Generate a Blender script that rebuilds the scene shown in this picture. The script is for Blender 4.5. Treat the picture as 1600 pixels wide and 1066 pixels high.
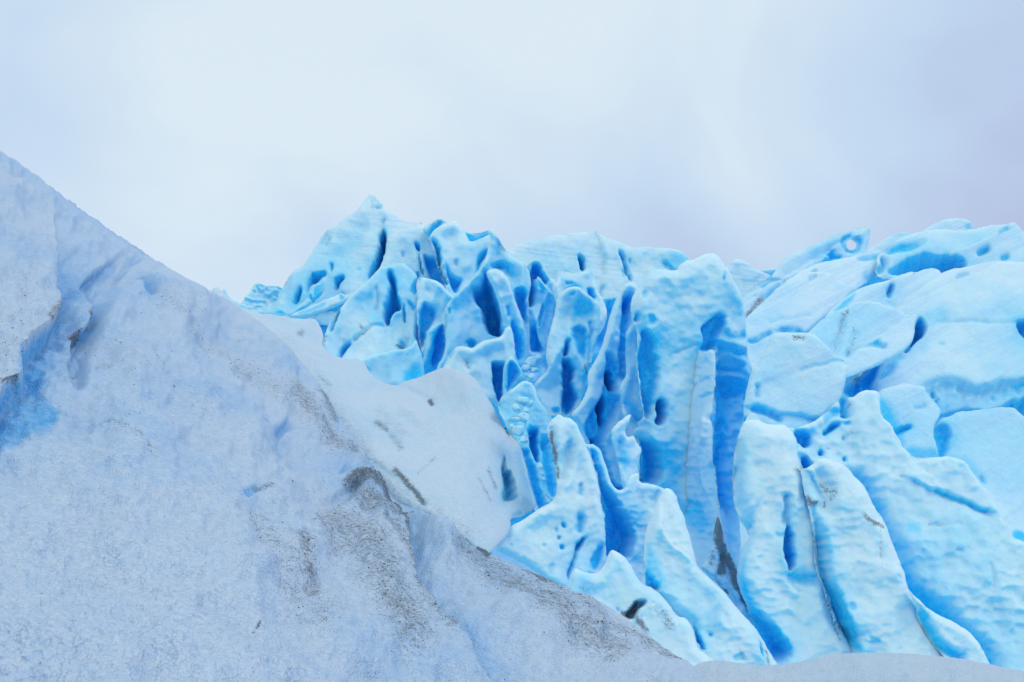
import bpy, math, random
import numpy as np
from mathutils import Vector

for o in list(bpy.data.objects):
    bpy.data.objects.remove(o)
random.seed(4)
SC = bpy.context.scene
COL = SC.collection

# ------------------------------------------------------------------ camera
F = 1062.0                    # focal length in units of a 1600 px wide frame
PITCH = math.radians(4.7)
cam_d = bpy.data.cameras.new("camera")
cam_d.sensor_width = 36.0
cam_d.lens = 36.0 * F / 1600.0
cam_d.clip_start = 0.05
cam_d.clip_end = 6000
cam = bpy.data.objects.new("camera", cam_d)
cam.rotation_euler = (math.radians(90) + PITCH, 0, 0)
COL.objects.link(cam)
SC.camera = cam

# ------------------------------------------------------------------ sky, sun, exposure
SUN_EL, SUN_AZ = math.radians(58), math.radians(115)
w = bpy.data.worlds.new("World")
SC.world = w
w.use_nodes = True
nt = w.node_tree
nt.nodes.clear()
out = nt.nodes.new("ShaderNodeOutputWorld")
bg = nt.nodes.new("ShaderNodeBackground")
sky = nt.nodes.new("ShaderNodeTexSky")
sky.sky_type = 'NISHITA'
sky.sun_disc = False
sky.sun_elevation = SUN_EL
sky.sun_rotation = SUN_AZ
tc = nt.nodes.new("ShaderNodeTexCoord")
nz = nt.nodes.new("ShaderNodeTexNoise")
nz.inputs["Scale"].default_value = 2.3
nz.inputs["Detail"].default_value = 4.0
nz.inputs["Roughness"].default_value = 0.45
nz.inputs["Distortion"].default_value = 0.5
sp = nt.nodes.new("ShaderNodeSeparateXYZ")
nt.links.new(tc.outputs["Generated"], sp.inputs[0])
def wm(op, a, b):
    m = nt.nodes.new("ShaderNodeMath")
    m.operation = op
    for i, v in ((0, a), (1, b)):
        if isinstance(v, (int, float)):
            m.inputs[i].default_value = v
        else:
            nt.links.new(v, m.inputs[i])
    return m.outputs[0]
# cloud deck: thin and bright overhead, a thicker violet bank towards the right hand horizon
tt = wm('ADD', wm('MULTIPLY', nz.outputs["Fac"], 1.25), -0.14)
low = wm('MAXIMUM', wm('SUBTRACT', 1.25, wm('MULTIPLY', sp.outputs[2], 2.2)), 0.0)
tt = wm('ADD', tt, wm('MULTIPLY', wm('MULTIPLY', sp.outputs[0], low), -0.42))
tt = wm('ADD', tt, wm('MULTIPLY', wm('MULTIPLY', sp.outputs[0], sp.outputs[0]), -0.55))
tt = wm('ADD', tt, wm('MULTIPLY', sp.outputs[2], 0.7))
cr = nt.nodes.new("ShaderNodeValToRGB")
cr.color_ramp.elements[0].position = 0.12
cr.color_ramp.elements[0].color = (4.35, 4.75, 7.3, 1)
cr.color_ramp.elements[1].position = 0.85
cr.color_ramp.elements[1].color = (7.7, 8.9, 9.75, 1)
e = cr.color_ramp.elements.new(0.48)
e.color = (5.75, 7.35, 9.3, 1)
mx = nt.nodes.new("ShaderNodeMix")
mx.data_type = 'RGBA'
mx.inputs[0].default_value = 0.9
nt.links.new(tc.outputs["Generated"], nz.inputs["Vector"])
nt.links.new(tt, cr.inputs[0])
nt.links.new(sky.outputs[0], mx.inputs[6])
nt.links.new(cr.outputs[0], mx.inputs[7])
nt.links.new(mx.outputs[2], bg.inputs[0])
bg.inputs[1].default_value = 0.1
nt.links.new(bg.outputs[0], out.inputs[0])

sun_d = bpy.data.lights.new("sun", 'SUN')
sun_d.energy = 0.6
sun_d.angle = math.radians(25)
sun_d.color = (1.0, 0.975, 0.95)
sun = bpy.data.objects.new("sun", sun_d)
sun.rotation_euler = (math.pi / 2 - SUN_EL, 0, -SUN_AZ + math.pi)
_d = Vector((math.sin(SUN_AZ) * math.cos(SUN_EL), math.cos(SUN_AZ) * math.cos(SUN_EL), math.sin(SUN_EL)))
sun.rotation_euler = _d.to_track_quat('Z', 'Y').to_euler()
COL.objects.link(sun)

SC.view_settings.view_transform = 'Standard'
SC.view_settings.look = 'None'
SC.view_settings.gamma = 1
SC.view_settings.exposure = 0.0
SC.view_settings.use_curve_mapping = False
SC.render.engine = 'CYCLES'
SC.cycles.max_bounces = 11
SC.cycles.diffuse_bounces = 9
SC.cycles.glossy_bounces = 3
SC.cycles.use_denoising = True
SC.cycles.sample_clamp_indirect = 6

# ------------------------------------------------------------------ materials
def N(nt, t, **kw):
    n = nt.nodes.new(t)
    for k, v in kw.items():
        if k in n.inputs:
            n.inputs[k].default_value = v
        else:
            setattr(n, k, v)
    return n

def mixc(nt, fac, a, b, blend='MIX'):
    m = nt.nodes.new("ShaderNodeMix")
    m.data_type = 'RGBA'
    m.blend_type = blend
    for i, v in ((0, fac), (6, a), (7, b)):
        if isinstance(v, (int, float)):
            m.inputs[i].default_value = v
        elif isinstance(v, tuple):
            m.inputs[i].default_value = (*v, 1)
        else:
            nt.links.new(v, m.inputs[i])
    return m.outputs[2]

def math_n(nt, op, a, b=None, clamp=False):
    m = nt.nodes.new("ShaderNodeMath")
    m.operation = op
    m.use_clamp = clamp
    for i, v in ((0, a), (1, b)):
        if v is None:
            continue
        if isinstance(v, (int, float)):
            m.inputs[i].default_value = v
        else:
            nt.links.new(v, m.inputs[i])
    return m.outputs[0]

def rng(nt, v, a, b, c=0.0, d=1.0):
    m = nt.nodes.new("ShaderNodeMapRange")
    m.interpolation_type = 'SMOOTHSTEP'
    nt.links.new(v, m.inputs[0])
    for i, x in enumerate((a, b, c, d)):
        m.inputs[i + 1].default_value = x
    return m.outputs[0]

CRUST = (0.745, 0.915, 0.975)
BLUE_SHADE = (0.006, 0.635, 0.985)  # clear ice blue, also used as painted shade in the hollows
DIRT = (0.12, 0.13, 0.148)

def ice_material(name, crust, blue_shade, scale, stria=0.0, stria_rot=0.0, grain=0.0, dirt_all=0.0, bump=0.5, scallop=0.0, speck=0.16, patchy=0.36, sss=0.0):
    m = bpy.data.materials.new(name)
    m.use_nodes = True
    nt = m.node_tree
    b = nt.nodes["Principled BSDF"]
    tcn = nt.nodes.new("ShaderNodeTexCoord")
    geo = nt.nodes.new("ShaderNodeNewGeometry")
    P = geo.outputs["Position"]
    at_b = N(nt, "ShaderNodeAttribute", attribute_name="blue_shade").outputs["Fac"]
    at_d = N(nt, "ShaderNodeAttribute", attribute_name="dirt").outputs["Fac"]

    def noise(sc, det, rough=0.55, vec=P, dist=0.0):
        n = nt.nodes.new("ShaderNodeTexNoise")
        n.inputs["Scale"].default_value = sc
        n.inputs["Detail"].default_value = det
        n.inputs["Roughness"].default_value = rough
        n.inputs["Distortion"].default_value = dist
        nt.links.new(vec, n.inputs["Vector"])
        return n.outputs["Fac"]

    n_big = noise(0.35 * scale, 4)
    n_mid = noise(1.6 * scale, 6, 0.6)
    n_fin = noise(11.0 * scale, 5, 0.65)
    # crust to clear ice blue, which also paints shade into carved hollows
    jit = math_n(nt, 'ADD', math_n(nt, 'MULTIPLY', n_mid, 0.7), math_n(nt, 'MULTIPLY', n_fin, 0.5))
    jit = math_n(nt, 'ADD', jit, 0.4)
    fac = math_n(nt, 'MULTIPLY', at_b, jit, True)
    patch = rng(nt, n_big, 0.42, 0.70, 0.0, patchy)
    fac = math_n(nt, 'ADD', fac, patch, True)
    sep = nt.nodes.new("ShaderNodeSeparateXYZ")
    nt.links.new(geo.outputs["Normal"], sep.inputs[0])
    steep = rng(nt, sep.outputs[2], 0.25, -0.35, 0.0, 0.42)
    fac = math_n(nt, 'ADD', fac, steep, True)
    col = mixc(nt, fac, crust, blue_shade)
    col = mixc(nt, rng(nt, n_fin, 0.3, 0.75, 0.0, speck), col, (0.93, 0.96, 0.98))
    # bedding lines
    if stria > 0:
        mpn = nt.nodes.new("ShaderNodeMapping")
        mpn.vector_type = 'TEXTURE'
        mpn.inputs["Rotation"].default_value = (0.12, stria_rot, 0.0)
        mpn.inputs["Scale"].default_value = (16, 16, 0.45)
        nt.links.new(P, mpn.inputs["Vector"])
        n_st = noise(2.4 * scale, 5, 0.62, mpn.outputs[0], 0.5)
        col = mixc(nt, rng(nt, n_st, 0.50, 0.66, 0.0, 0.42 * stria), col, (0.42, 0.66, 0.84))
    else:
        n_st = None
    # dirt
    mp2 = nt.nodes.new("ShaderNodeMapping")
    mp2.vector_type = 'TEXTURE'
    mp2.inputs["Rotation"].default_value = (0, math.radians(36), 0)
    mp2.inputs["Scale"].default_value = (1.7, 1.0, 0.95)
    nt.links.new(P, mp2.inputs["Vector"])
    n_d = noise(6.5 * scale, 9, 0.78, mp2.outputs[0], 0.0)
    if grain > 0:
        n_g = noise(30 * scale, 5, 0.8, mp2.outputs[0])
        n_g2 = noise(2.6 * scale, 5, 0.65)
        col = mixc(nt, math_n(nt, 'MULTIPLY', rng(nt, n_g, 0.47, 0.72, 0.0, 1.2 * grain), rng(nt, n_g2, 0.3, 0.7, 0.3, 1.0)), col, (0.24, 0.36, 0.58))
    n_d2 = noise(85.0 * scale, 3, 0.8)
    n_d3 = noise(22.0 * scale, 4, 0.7, mp2.outputs[0])
    th = math_n(nt, 'ADD', math_n(nt, 'MULTIPLY', n_d2, 1.2), math_n(nt, 'ADD', math_n(nt, 'MULTIPLY', n_d, 0.7), math_n(nt, 'MULTIPLY', n_d3, 0.9)))
    th = math_n(nt, 'ADD', th, math_n(nt, 'MULTIPLY', math_n(nt, 'ADD', at_d, dirt_all), 1.05))
    dmask = rng(nt, th, 1.74, 2.12, 0.0, 0.84)
    col = mixc(nt, dmask, col, DIRT)
    nt.links.new(col, b.inputs["Base Color"])
    b.inputs["Roughness"].default_value = 0.55
    b.inputs["Specular IOR Level"].default_value = 0.06
    if sss > 0:
        b.inputs["Subsurface Radius"].default_value = (0.12, 0.6, 1.0)
        b.inputs["Subsurface Scale"].default_value = 0.26 / scale
        nt.links.new(rng(nt, dmask, 0.0, 0.25, sss, 0.0), b.inputs["Subsurface Weight"])
    rr = rng(nt, fac, 0.0, 1.0, 0.62, 0.38)
    nt.links.new(rr, b.inputs["Roughness"])
    # fine relief
    h = math_n(nt, 'MULTIPLY', n_fin, 0.5)
    h2 = math_n(nt, 'MULTIPLY_ADD', n_mid, 0.6)
    nt.links.new(h, h2.node.inputs[2])
    h = h2
    if n_st is not None:
        h3 = math_n(nt, 'MULTIPLY_ADD', n_st, 0.9 * stria)
        nt.links.new(h, h3.node.inputs[2])
        h = h3
    if grain > 0:
        v = nt.nodes.new("ShaderNodeTexVoronoi")
        v.inputs["Scale"].default_value = 46 * scale
        nt.links.new(P, v.inputs["Vector"])
        h4 = math_n(nt, 'MULTIPLY_ADD', v.outputs["Distance"], grain)
        nt.links.new(h, h4.node.inputs[2])
        h = h4
        ng = noise(60 * scale, 3, 0.7)
        h5 = math_n(nt, 'MULTIPLY_ADD', ng, grain)
        nt.links.new(h, h5.node.inputs[2])
        h = h5
    if scallop > 0:
        wv = nt.nodes.new("ShaderNodeVectorMath")
        wv.operation = 'MULTIPLY_ADD'
        wn = nt.nodes.new("ShaderNodeTexNoise")
        wn.inputs["Scale"].default_value = 2.2 * scale
        nt.links.new(P, wn.inputs["Vector"])
        nt.links.new(wn.outputs["Color"], wv.inputs[0])
        wv.inputs[1].default_value = (0.35, 0.35, 0.35)
        nt.links.new(P, wv.inputs[2])
        vs = nt.nodes.new("ShaderNodeTexVoronoi")
        vs.inputs["Scale"].default_value = 4.2 * scale
        nt.links.new(wv.outputs[0], vs.inputs["Vector"])
        v2 = math_n(nt, 'MULTIPLY', vs.outputs["Distance"], vs.outputs["Distance"])
        v2 = math_n(nt, 'MULTIPLY', v2, rng(nt, n_big, 0.35, 0.6))
        h6 = math_n(nt, 'MULTIPLY_ADD', v2, scallop)
        nt.links.new(h, h6.node.inputs[2])
        h = h6
    bp = nt.nodes.new("ShaderNodeBump")
    bp.inputs["Strength"].default_value = bump
    bp.inputs["Distance"].default_value = 0.10 / scale
    nt.links.new(h, bp.inputs["Height"])
    nt.links.new(bp.outputs[0], b.inputs["Normal"])
    return m

MAT = {
    'near': ice_material("ice_near", CRUST, BLUE_SHADE, 1.0, scallop=0.6, bump=0.4, sss=0.7),
    'mid': ice_material("ice_mid", CRUST, BLUE_SHADE, 0.6, stria=0.3, stria_rot=0.1, scallop=0.3, bump=0.5, sss=0.7),
    'far': ice_material("ice_far", CRUST, BLUE_SHADE, 0.35, stria=1.0, stria_rot=0.12, bump=0.8, sss=0.6),
    'slab': ice_material("ice_slab", (0.68, 0.885, 0.97), BLUE_SHADE, 0.7, stria=0.8, stria_rot=-0.35, scallop=0.2, bump=0.6, patchy=0.34, sss=0.5),
    'slope': ice_material("dirty_ice", (0.63, 0.775, 0.945), (0.03, 0.47, 0.95), 1.0, grain=0.56, dirt_all=0.07, bump=0.62, speck=0.4, patchy=0.3),
    'saddle': ice_material("old_snow", (0.68, 0.84, 0.97), BLUE_SHADE, 0.9, grain=0.42, dirt_all=0.05, bump=0.7, speck=0.4, patchy=0.14, sss=0.45),
    'bank': ice_material("bank_snow", (0.72, 0.86, 0.98), (0.20, 0.5, 0.86), 1.0, grain=0.5, dirt_all=0.03, bump=0.7, speck=0.4, patchy=0.12),
}

# ------------------------------------------------------------------ drawing helpers
TILES = dict(A=(360, 290), B=(560, 330), C=(740, 350), D=(940, 380), E=(500, 450), F=(740, 560), G=(960, 580),
             H=(1140, 560), I=(1100, 330), J=(1300, 330), K=(1300, 560), L=(760, 790), M=(960, 800), N=(1140, 800),
             O=(1300, 800), P=(0, 400), Q=(300, 560))
TS = {k: 4.263 for k in TILES}
TS['Q'] = 2.107

def pts(s):
    """'A:10,20 30,40 B:..' survey points on tiles of the plan -> frame units; '_' is the frame itself"""
    r, t = [], '_'
    for tok in s.split():
        if ':' in tok:
            t, tok = tok.split(':')
        x, y = (float(v) for v in tok.split(','))
        if t == '_':
            r.append((x, y))
        else:
            r.append((TILES[t][0] + x / TS[t], TILES[t][1] + y / TS[t]))
    return np.array(r)

def _h2(ix, iy, seed):
    n = (ix.astype(np.int64) * 374761393 + iy.astype(np.int64) * 668265263 + seed * 974711) & 0xffffffff
    n = ((n ^ (n >> 13)) * 1274126177) & 0xffffffff
    n = n ^ (n >> 16)
    return (n & 0xffff) / 65535.0

def gnoise(x, y, seed=0):
    ix, iy = np.floor(x), np.floor(y)
    fx, fy = x - ix, y - iy
    ux, uy = fx * fx * fx * (fx * (fx * 6 - 15) + 10), fy * fy * fy * (fy * (fy * 6 - 15) + 10)
    def g(dx, dy):
        a = _h2(ix + dx, iy + dy, seed) * 2 * np.pi
        return np.cos(a) * (fx - dx) + np.sin(a) * (fy - dy)
    a, b, c, d = g(0, 0), g(1, 0), g(0, 1), g(1, 1)
    return (a + (b - a) * ux) * (1 - uy) + (c + (d - c) * ux) * uy

def fbm(x, y, seed, octv=4, gain=0.5):
    r, a = 0, 1.0
    for i in range(octv):
        r = r + a * gnoise(x, y, seed + i * 17)
        x, y, a = x * 2.03 + 11.3, y * 2.03 + 5.7, a * gain
    return r

def cells(x, y, seed):
    ix, iy = np.floor(x), np.floor(y)
    best = np.full(x.shape, 9.0)
    for dx in (-1, 0, 1):
        for dy in (-1, 0, 1):
            cx, cy = ix + dx, iy + dy
            px = cx + 0.15 + 0.7 * _h2(cx, cy, seed)
            py = cy + 0.15 + 0.7 * _h2(cx, cy, seed + 91)
            best = np.minimum(best, (px - x) ** 2 + (py - y) ** 2)
    return best

def chaikin(p, n=1, closed=True):
    for _ in range(n):
        if closed:
            q = np.roll(p, -1, 0)
            p = np.stack([0.78 * p + 0.22 * q, 0.22 * p + 0.78 * q], 1).reshape(-1, 2)
        else:
            a, b = p[:-1], p[1:]
            m = np.stack([0.75 * a + 0.25 * b, 0.25 * a + 0.75 * b], 1).reshape(-1, 2)
            p = np.vstack([p[:1], m, p[-1:]])
    return p

def rough_outline(p, seed, amp):
    p = chaikin(p, 1)
    r = []
    for a, b in zip(p, np.roll(p, -1, 0)):
        n = max(1, int(np.hypot(*(b - a)) / 3))
        for i in range(n):
            r.append(a + (b - a) * i / n)
    r = np.array(r)
    r[:, 0] += amp * (1.6 * gnoise(r[:, 0] / 22, r[:, 1] / 22, seed) + 0.9 * gnoise(r[:, 0] / 8, r[:, 1] / 8, seed + 5) + 0.7 * gnoise(r[:, 0] / 3.7, r[:, 1] / 3.7, seed + 15))
    r[:, 1] += amp * (1.6 * gnoise(r[:, 0] / 22, r[:, 1] / 22, seed + 9) + 0.9 * gnoise(r[:, 0] / 8, r[:, 1] / 8, seed + 6) + 0.7 * gnoise(r[:, 0] / 3.7, r[:, 1] / 3.7, seed + 16))
    return r

def seg_dist(X, Y, p, closed, want_side=False, want_near=False):
    """distance from every point to a polyline (and the side, and the nearest point)"""
    best = np.full(X.shape, 1e12)
    side = np.zeros(X.shape) if want_side else None
    nx, ny = (np.zeros(X.shape), np.zeros(X.shape)) if want_near else (None, None)
    q = np.roll(p, -1, 0) if closed else p[1:]
    a = p if closed else p[:-1]
    if len(p) == 1:
        return np.hypot(X - p[0, 0], Y - p[0, 1]), side, nx, ny
    for (ax, ay), (bx, by) in zip(a, q):
        dx, dy = bx - ax, by - ay
        L = dx * dx + dy * dy + 1e-9
        t = np.clip(((X - ax) * dx + (Y - ay) * dy) / L, 0, 1)
        ex, ey = X - ax - t * dx, Y - ay - t * dy
        d = ex * ex + ey * ey
        m = d < best
        best = np.where(m, d, best)
        if want_side:
            side = np.where(m, np.sign(dx * ey - dy * ex), side)
        if want_near:
            nx = np.where(m, ax + t * dx, nx)
            ny = np.where(m, ay + t * dy, ny)
    return np.sqrt(best), side, nx, ny

def inside(X, Y, p):
    r = np.zeros(X.shape, bool)
    for (ax, ay), (bx, by) in zip(p, np.roll(p, -1, 0)):
        if ay == by:
            continue
        c = (ay > Y) != (by > Y)
        r ^= c & (X < (bx - ax) * (Y - ay) / (by - ay) + ax)
    return r

def sst(x):
    x = np.clip(x, 0, 1)
    return x * x * (3 - 2 * x)

def depth_field(spec, X, Y, poly):
    """distance from the viewer's plane: (D, gx, gy) for a flat leaning face, or measured points [(u,v,D)...]"""
    if isinstance(spec, tuple):
        D, gx, gy = spec
        c = (poly.min(0) + poly.max(0)) / 2
        wv = (1.0 / D) * (1 - gx * (X - c[0]) / 100 - gy * (Y - c[1]) / 100)
        return 1.0 / np.maximum(wv, 0.22 / D)
    P = np.array(spec, float)
    n = len(P)
    U = P[:, :2] / 300.0
    W = 1.0 / P[:, 2]
    def k(r2):
        return np.where(r2 > 1e-12, 0.5 * r2 * np.log(np.maximum(r2, 1e-12)), 0)
    K = k(((U[:, None] - U[None]) ** 2).sum(-1)) + np.eye(n) * 0.02
    A = np.zeros((n + 3, n + 3))
    A[:n, :n] = K
    A[:n, n] = 1
    A[:n, n + 1:] = U
    A[n, :n] = 1
    A[n + 1:, :n] = U.T
    s = np.linalg.solve(A, np.r_[W, 0, 0, 0])
    x, y = X / 300.0, Y / 300.0
    r = s[n] + s[n + 1] * x + s[n + 2] * y
    for i in range(n):
        r = r + s[i] * k((x - U[i, 0]) ** 2 + (y - U[i, 1]) ** 2)
    return 1.0 / np.clip(r, 1 / 400.0, 2.0)

def at(X, Y, D):
    x = (X - 800) / F * D
    z = (533 - Y) / F * D
    y = D
    c, s = math.cos(PITCH), math.sin(PITCH)
    return np.stack([x, y * c - z * s, y * s + z * c], -1)

def blur(h, n):
    for _ in range(n):
        p = np.pad(h, 1, mode='edge')
        h = (p[:-2, 1:-1] + p[2:, 1:-1] + p[1:-1, :-2] + p[1:-1, 2:] + 2 * h) / 6
    return h

def tag(o, label=None, cat=None, group=None, kind=None):
    for k, v in (("label", label), ("category", cat), ("group", group), ("kind", kind)):
        if v:
            o[k] = v
    return o

def mesh_obj(name, V, Fc, mat, attrs=None, smooth=True):
    base = np.array([(V[:, 0].min() + V[:, 0].max()) / 2, (V[:, 1].min() + V[:, 1].max()) / 2, V[:, 2].min()])
    V = V - base
    me = bpy.data.meshes.new(name)
    me.vertices.add(len(V))
    me.vertices.foreach_set("co", V.astype(np.float32).ravel())
    k = Fc.shape[1]
    me.loops.add(Fc.size)
    me.loops.foreach_set("vertex_index", Fc.astype(np.int32).ravel())
    me.polygons.add(len(Fc))
    me.polygons.foreach_set("loop_start", np.arange(0, Fc.size, k, dtype=np.int32))
    me.polygons.foreach_set("use_smooth", np.full(len(Fc), smooth))
    me.update(calc_edges=True)
    for an, av in (attrs or {}).items():
        a = me.attributes.new(an, 'FLOAT', 'POINT')
        a.data.foreach_set("value", av.astype(np.float32))
    me.materials.append(mat)
    o = bpy.data.objects.new(name, me)
    o.location = base
    COL.objects.link(o)
    return o

SEED = [10]
LAST = {}

def ice(name, label, cat, poly, depth, mat='near', R=14, bulge=12, marks=(), holes=(), blue_shade=0.0, dirt=0.0,
        rough=1.0, big=7, small=1.0, scal=0.0, scal_size=20, back=None, g=2.2, kind=None, group=None, soft=1, parent=None, ridged=2.8, round_=1.0, scoop=None, flow=None, roll=0):
    """One body of ice: a rounded solid on a traced outline, with its face carved by marks."""
    SEED[0] += 13
    sd = SEED[0]
    if not kind:
        R, bulge = R * 0.6 * round_, bulge * 0.5 * round_
        if mat == 'slab':
            ridged, big, small, scal = ridged * 0.4, big * 0.75, small * 0.5, scal * 0.4
    raw = pts(poly)
    p = rough_outline(raw, sd, rough)
    hs = [chaikin(pts(h), 2) for h in holes]
    x0, y0 = p.min(0) - g
    x1, y1 = p.max(0) + 2 * g
    xs, ys = np.arange(x0, x1 + g, g), np.arange(y0, y1 + g, g)
    X, Y = np.meshgrid(xs, ys)
    ins = inside(X, Y, p)
    dist, _, nx, ny = seg_dist(X, Y, p, True, want_near=True)
    for h in hs:
        hi = inside(X, Y, h)
        hd, _, hx, hy = seg_dist(X, Y, h, True, want_near=True)
        ins &= ~hi
        m = hd < dist
        nx, ny, dist = np.where(m, hx, nx), np.where(m, hy, ny), np.minimum(dist, hd)
    d = np.where(ins, dist, 0)
    # relief in frame units
    t = np.clip(d / R, 0, 1)
    prof = 1 - (1 - t) ** 1.7 if not kind else np.sqrt(np.clip(1 - (1 - t) ** 2, 0, 1))
    rel = big * fbm(X / 85 + sd, Y / 85, sd, 4, 0.5) * 1.4
    rel = rel + small * 1.3 * fbm(X / 17, Y / 17 + sd, sd + 3, 3, 0.55)
    if scal:
        wx = X + 6 * gnoise(X / 26, Y / 26, sd + 7)
        wy = Y + 6 * gnoise(X / 26, Y / 26, sd + 8)
        c1 = cells(wx / scal_size, wy / (scal_size * 0.72), sd + 1)
        mod = sst(0.5 + 1.1 * gnoise(X / 110, Y / 110, sd + 2))
        rel = rel + scal * (c1 - 0.25) * 2.2 * mod
    if flow:
        ca, sa = math.cos(math.radians(flow[0])), math.sin(math.radians(flow[0]))
        al, pe = X * ca + Y * sa, -X * sa + Y * ca
        pe = pe + 9 * gnoise(X / 70, Y / 70, sd + 70)
        rel = rel - flow[2] * 2 * np.abs(gnoise(pe / flow[1], al / (flow[1] * 6), sd + 71)) * sst(0.45 + 1.3 * gnoise(X / 130, Y / 130, sd + 72))
    if roll:
        rel = rel + roll * 1.5 * fbm(X / 230, Y / 230, sd + 80, 2)
    if mat in ('mid', 'near') and ridged:
        fx = X + 0.22 * Y + 7 * gnoise(X / 40, Y / 40, sd + 50)
        q0 = gnoise(fx / (19 if mat == 'mid' else 30), Y / (90 if mat == 'mid' else 120), sd + 51)
        rel = rel - (12.0 if mat == 'mid' else 6.0) * np.abs(q0) * sst(0.5 + 1.2 * gnoise(X / 90, Y / 60, sd + 52))
    if ridged:
        if mat == 'mid':
            ridged = ridged * 1.7
        q1 = gnoise(X / 48 + 3 + 0.5 * gnoise(X / 60, Y / 60, sd + 40), Y / 75 + sd, sd + 41)
        rel = rel - ridged * 2.2 * np.abs(q1) + ridged * 0.6
        q2 = gnoise(X / 21, Y / 30 + sd, sd + 43)
        rel = rel - ridged * 0.25 * np.abs(q2)
    XW = X + 4.0 * gnoise(X / 30, Y / 30, sd + 31) + 2.4 * gnoise(X / 9, Y / 9, sd + 32)
    YW = Y + 4.0 * gnoise(X / 30, Y / 30, sd + 33) + 2.4 * gnoise(X / 9, Y / 9, sd + 34)
    ba = np.full(X.shape, float(blue_shade))
    di = np.full(X.shape, float(dirt))
    deep = 0
    base_rel, rel = rel, np.zeros(X.shape)
    for mk in marks:  # pits, grooves and cliffs also paint their shaded blue into the colour
        kd, s = mk[0], pts(mk[1])
        amt, wd = mk[2], mk[3]
        bq = mk[4] if len(mk) > 4 else None
        if kd == 'pit':
            if amt >= 30 and not kind:
                amt = amt * 1.15
            q = chaikin(s, 2)
            q = q + 0.8 * np.stack([gnoise(q[:, 0] / 9, q[:, 1] / 9, sd + 21), gnoise(q[:, 0] / 9, q[:, 1] / 9, sd + 22)], 1) * 2
            dd, *_ = seg_dist(XW, YW, q, True)
            sg = np.where(inside(XW, YW, q), dd, -dd)
            k = sst((sg + 0.1 * wd) / (0.7 * wd))
            c = (q.min(0) + q.max(0)) / 2
            e = np.maximum(q.max(0) - q.min(0), 1) / 2
            sgn = 1 if (len(s) * 7 + int(q[0, 0])) % 3 else -1
            tilt = np.clip(sgn * (XW - c[0]) / e[0] * 0.75 + (YW - c[1]) / e[1] * 0.35, -1, 1)
            rel = rel - amt * k * (0.72 + 0.28 * tilt + (0.3 * np.abs(gnoise(XW / 15 + 0.3 * YW / 15, YW / 42, sd + 90)) + 0.14 * gnoise(XW / 8, YW / 12, sd + 91) if amt > 18 else 0))
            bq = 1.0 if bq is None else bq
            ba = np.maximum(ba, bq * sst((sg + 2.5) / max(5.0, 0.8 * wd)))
            ba = np.maximum(ba, 0.42 * bq * np.exp(np.minimum(sg, 0) / 13.0) * min(1.0, amt / 25.0))  # soft blue of the hollow painted outward past its lip
            deep = max(deep, amt)
        elif kd == 'groove':
            dd, *_ = seg_dist(XW, YW, chaikin(s, 2, False) if len(s) > 1 else s, False)
            k = np.exp(-(dd / wd) ** 2)
            rel = rel - amt * k
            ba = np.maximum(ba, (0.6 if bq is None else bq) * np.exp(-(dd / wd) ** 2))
            deep = max(deep, amt)
        elif kd == 'ridge':
            dd, *_ = seg_dist(XW, YW, chaikin(s, 2, False) if len(s) > 1 else s, False)
            rel = rel + amt * np.exp(-(np.sqrt(dd * dd + 6) - 2.4) / wd)
        elif kd == 'cliff':      # face drops on the right hand side of the line, and comes back further out
            dd, side, _, _ = seg_dist(XW, YW, chaikin(s, 2, False), False, want_side=True)
            k = np.exp(-dd / wd)
            rr = np.where(side > 0, -amt * k * sst(dd / 3.0 + 0.25), 0.22 * amt * np.exp(-dd / (0.4 * wd)))
            rel = rel + rr
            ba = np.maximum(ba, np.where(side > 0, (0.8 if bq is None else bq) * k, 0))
            deep = max(deep, amt)
        elif kd == 'blue_shade':
            q = chaikin(s, 2) if len(s) > 2 else s
            dd, *_ = seg_dist(XW, YW, q, True)
            sg = np.where(inside(XW, YW, q), dd, -dd) if len(s) > 2 else -dd
            ba = np.maximum(ba, amt * sst((sg + wd) / (1.5 * wd)))
        elif kd == 'dirt':
            dd, *_ = seg_dist(XW, YW, chaikin(s, 2, False) if len(s) > 1 else s, False)
            di = np.maximum(di, amt * np.exp(-(dd / wd) ** 2))
    mrel = blur(rel, soft)
    rel = base_rel
    if scoop is None:
        scoop = {'mid': 13, 'near': 7, 'slab': 3, 'far': 5}.get(mat, 0)
    if scoop:
        rel = rel - scoop * sst((d - 3) / 26) * sst(0.55 + 1.2 * gnoise(X / 70, Y / 70, sd + 60))
    fade = sst(d / (0.55 * R) + 0.05)
    hgt = bulge * prof + rel * fade + np.where(mrel > 0, mrel * fade, mrel)
    hrim = np.minimum(mrel, 0)
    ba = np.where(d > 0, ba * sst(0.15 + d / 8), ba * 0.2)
    # lift onto the leaning face
    rim = ~ins
    Xs, Ys = np.where(rim, nx, X), np.where(rim, ny, Y)
    D = depth_field(depth, Xs, Ys, raw)
    B = at(Xs, Ys, D)
    Bc = at(X, Y, depth_field(depth, X, Y, raw))
    du = np.gradient(Bc, axis=1)
    dv = np.gradient(Bc, axis=0)
    nrm = np.cross(du, dv)
    nrm /= np.linalg.norm(nrm, axis=-1, keepdims=True) + 1e-12
    flip = (nrm * B).sum(-1) > 0
    nrm[flip] *= -1
    toc = -B / np.linalg.norm(B, axis=-1, keepdims=True)
    nrm = nrm + toc * {'glacier_slope': 0.6, 'glacier_saddle': 5.0}.get(name, 0.9)
    nrm /= np.linalg.norm(nrm, axis=-1, keepdims=True)
    px = D / F
    Vf = B + nrm * (np.where(rim, hrim, hgt) * px)[..., None]
    tb = (back if back is not None else 0.9 * deep + 45) * np.sqrt(np.clip(1 - (1 - np.clip(d / 40, 0, 1)) ** 2, 0, 1))
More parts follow.
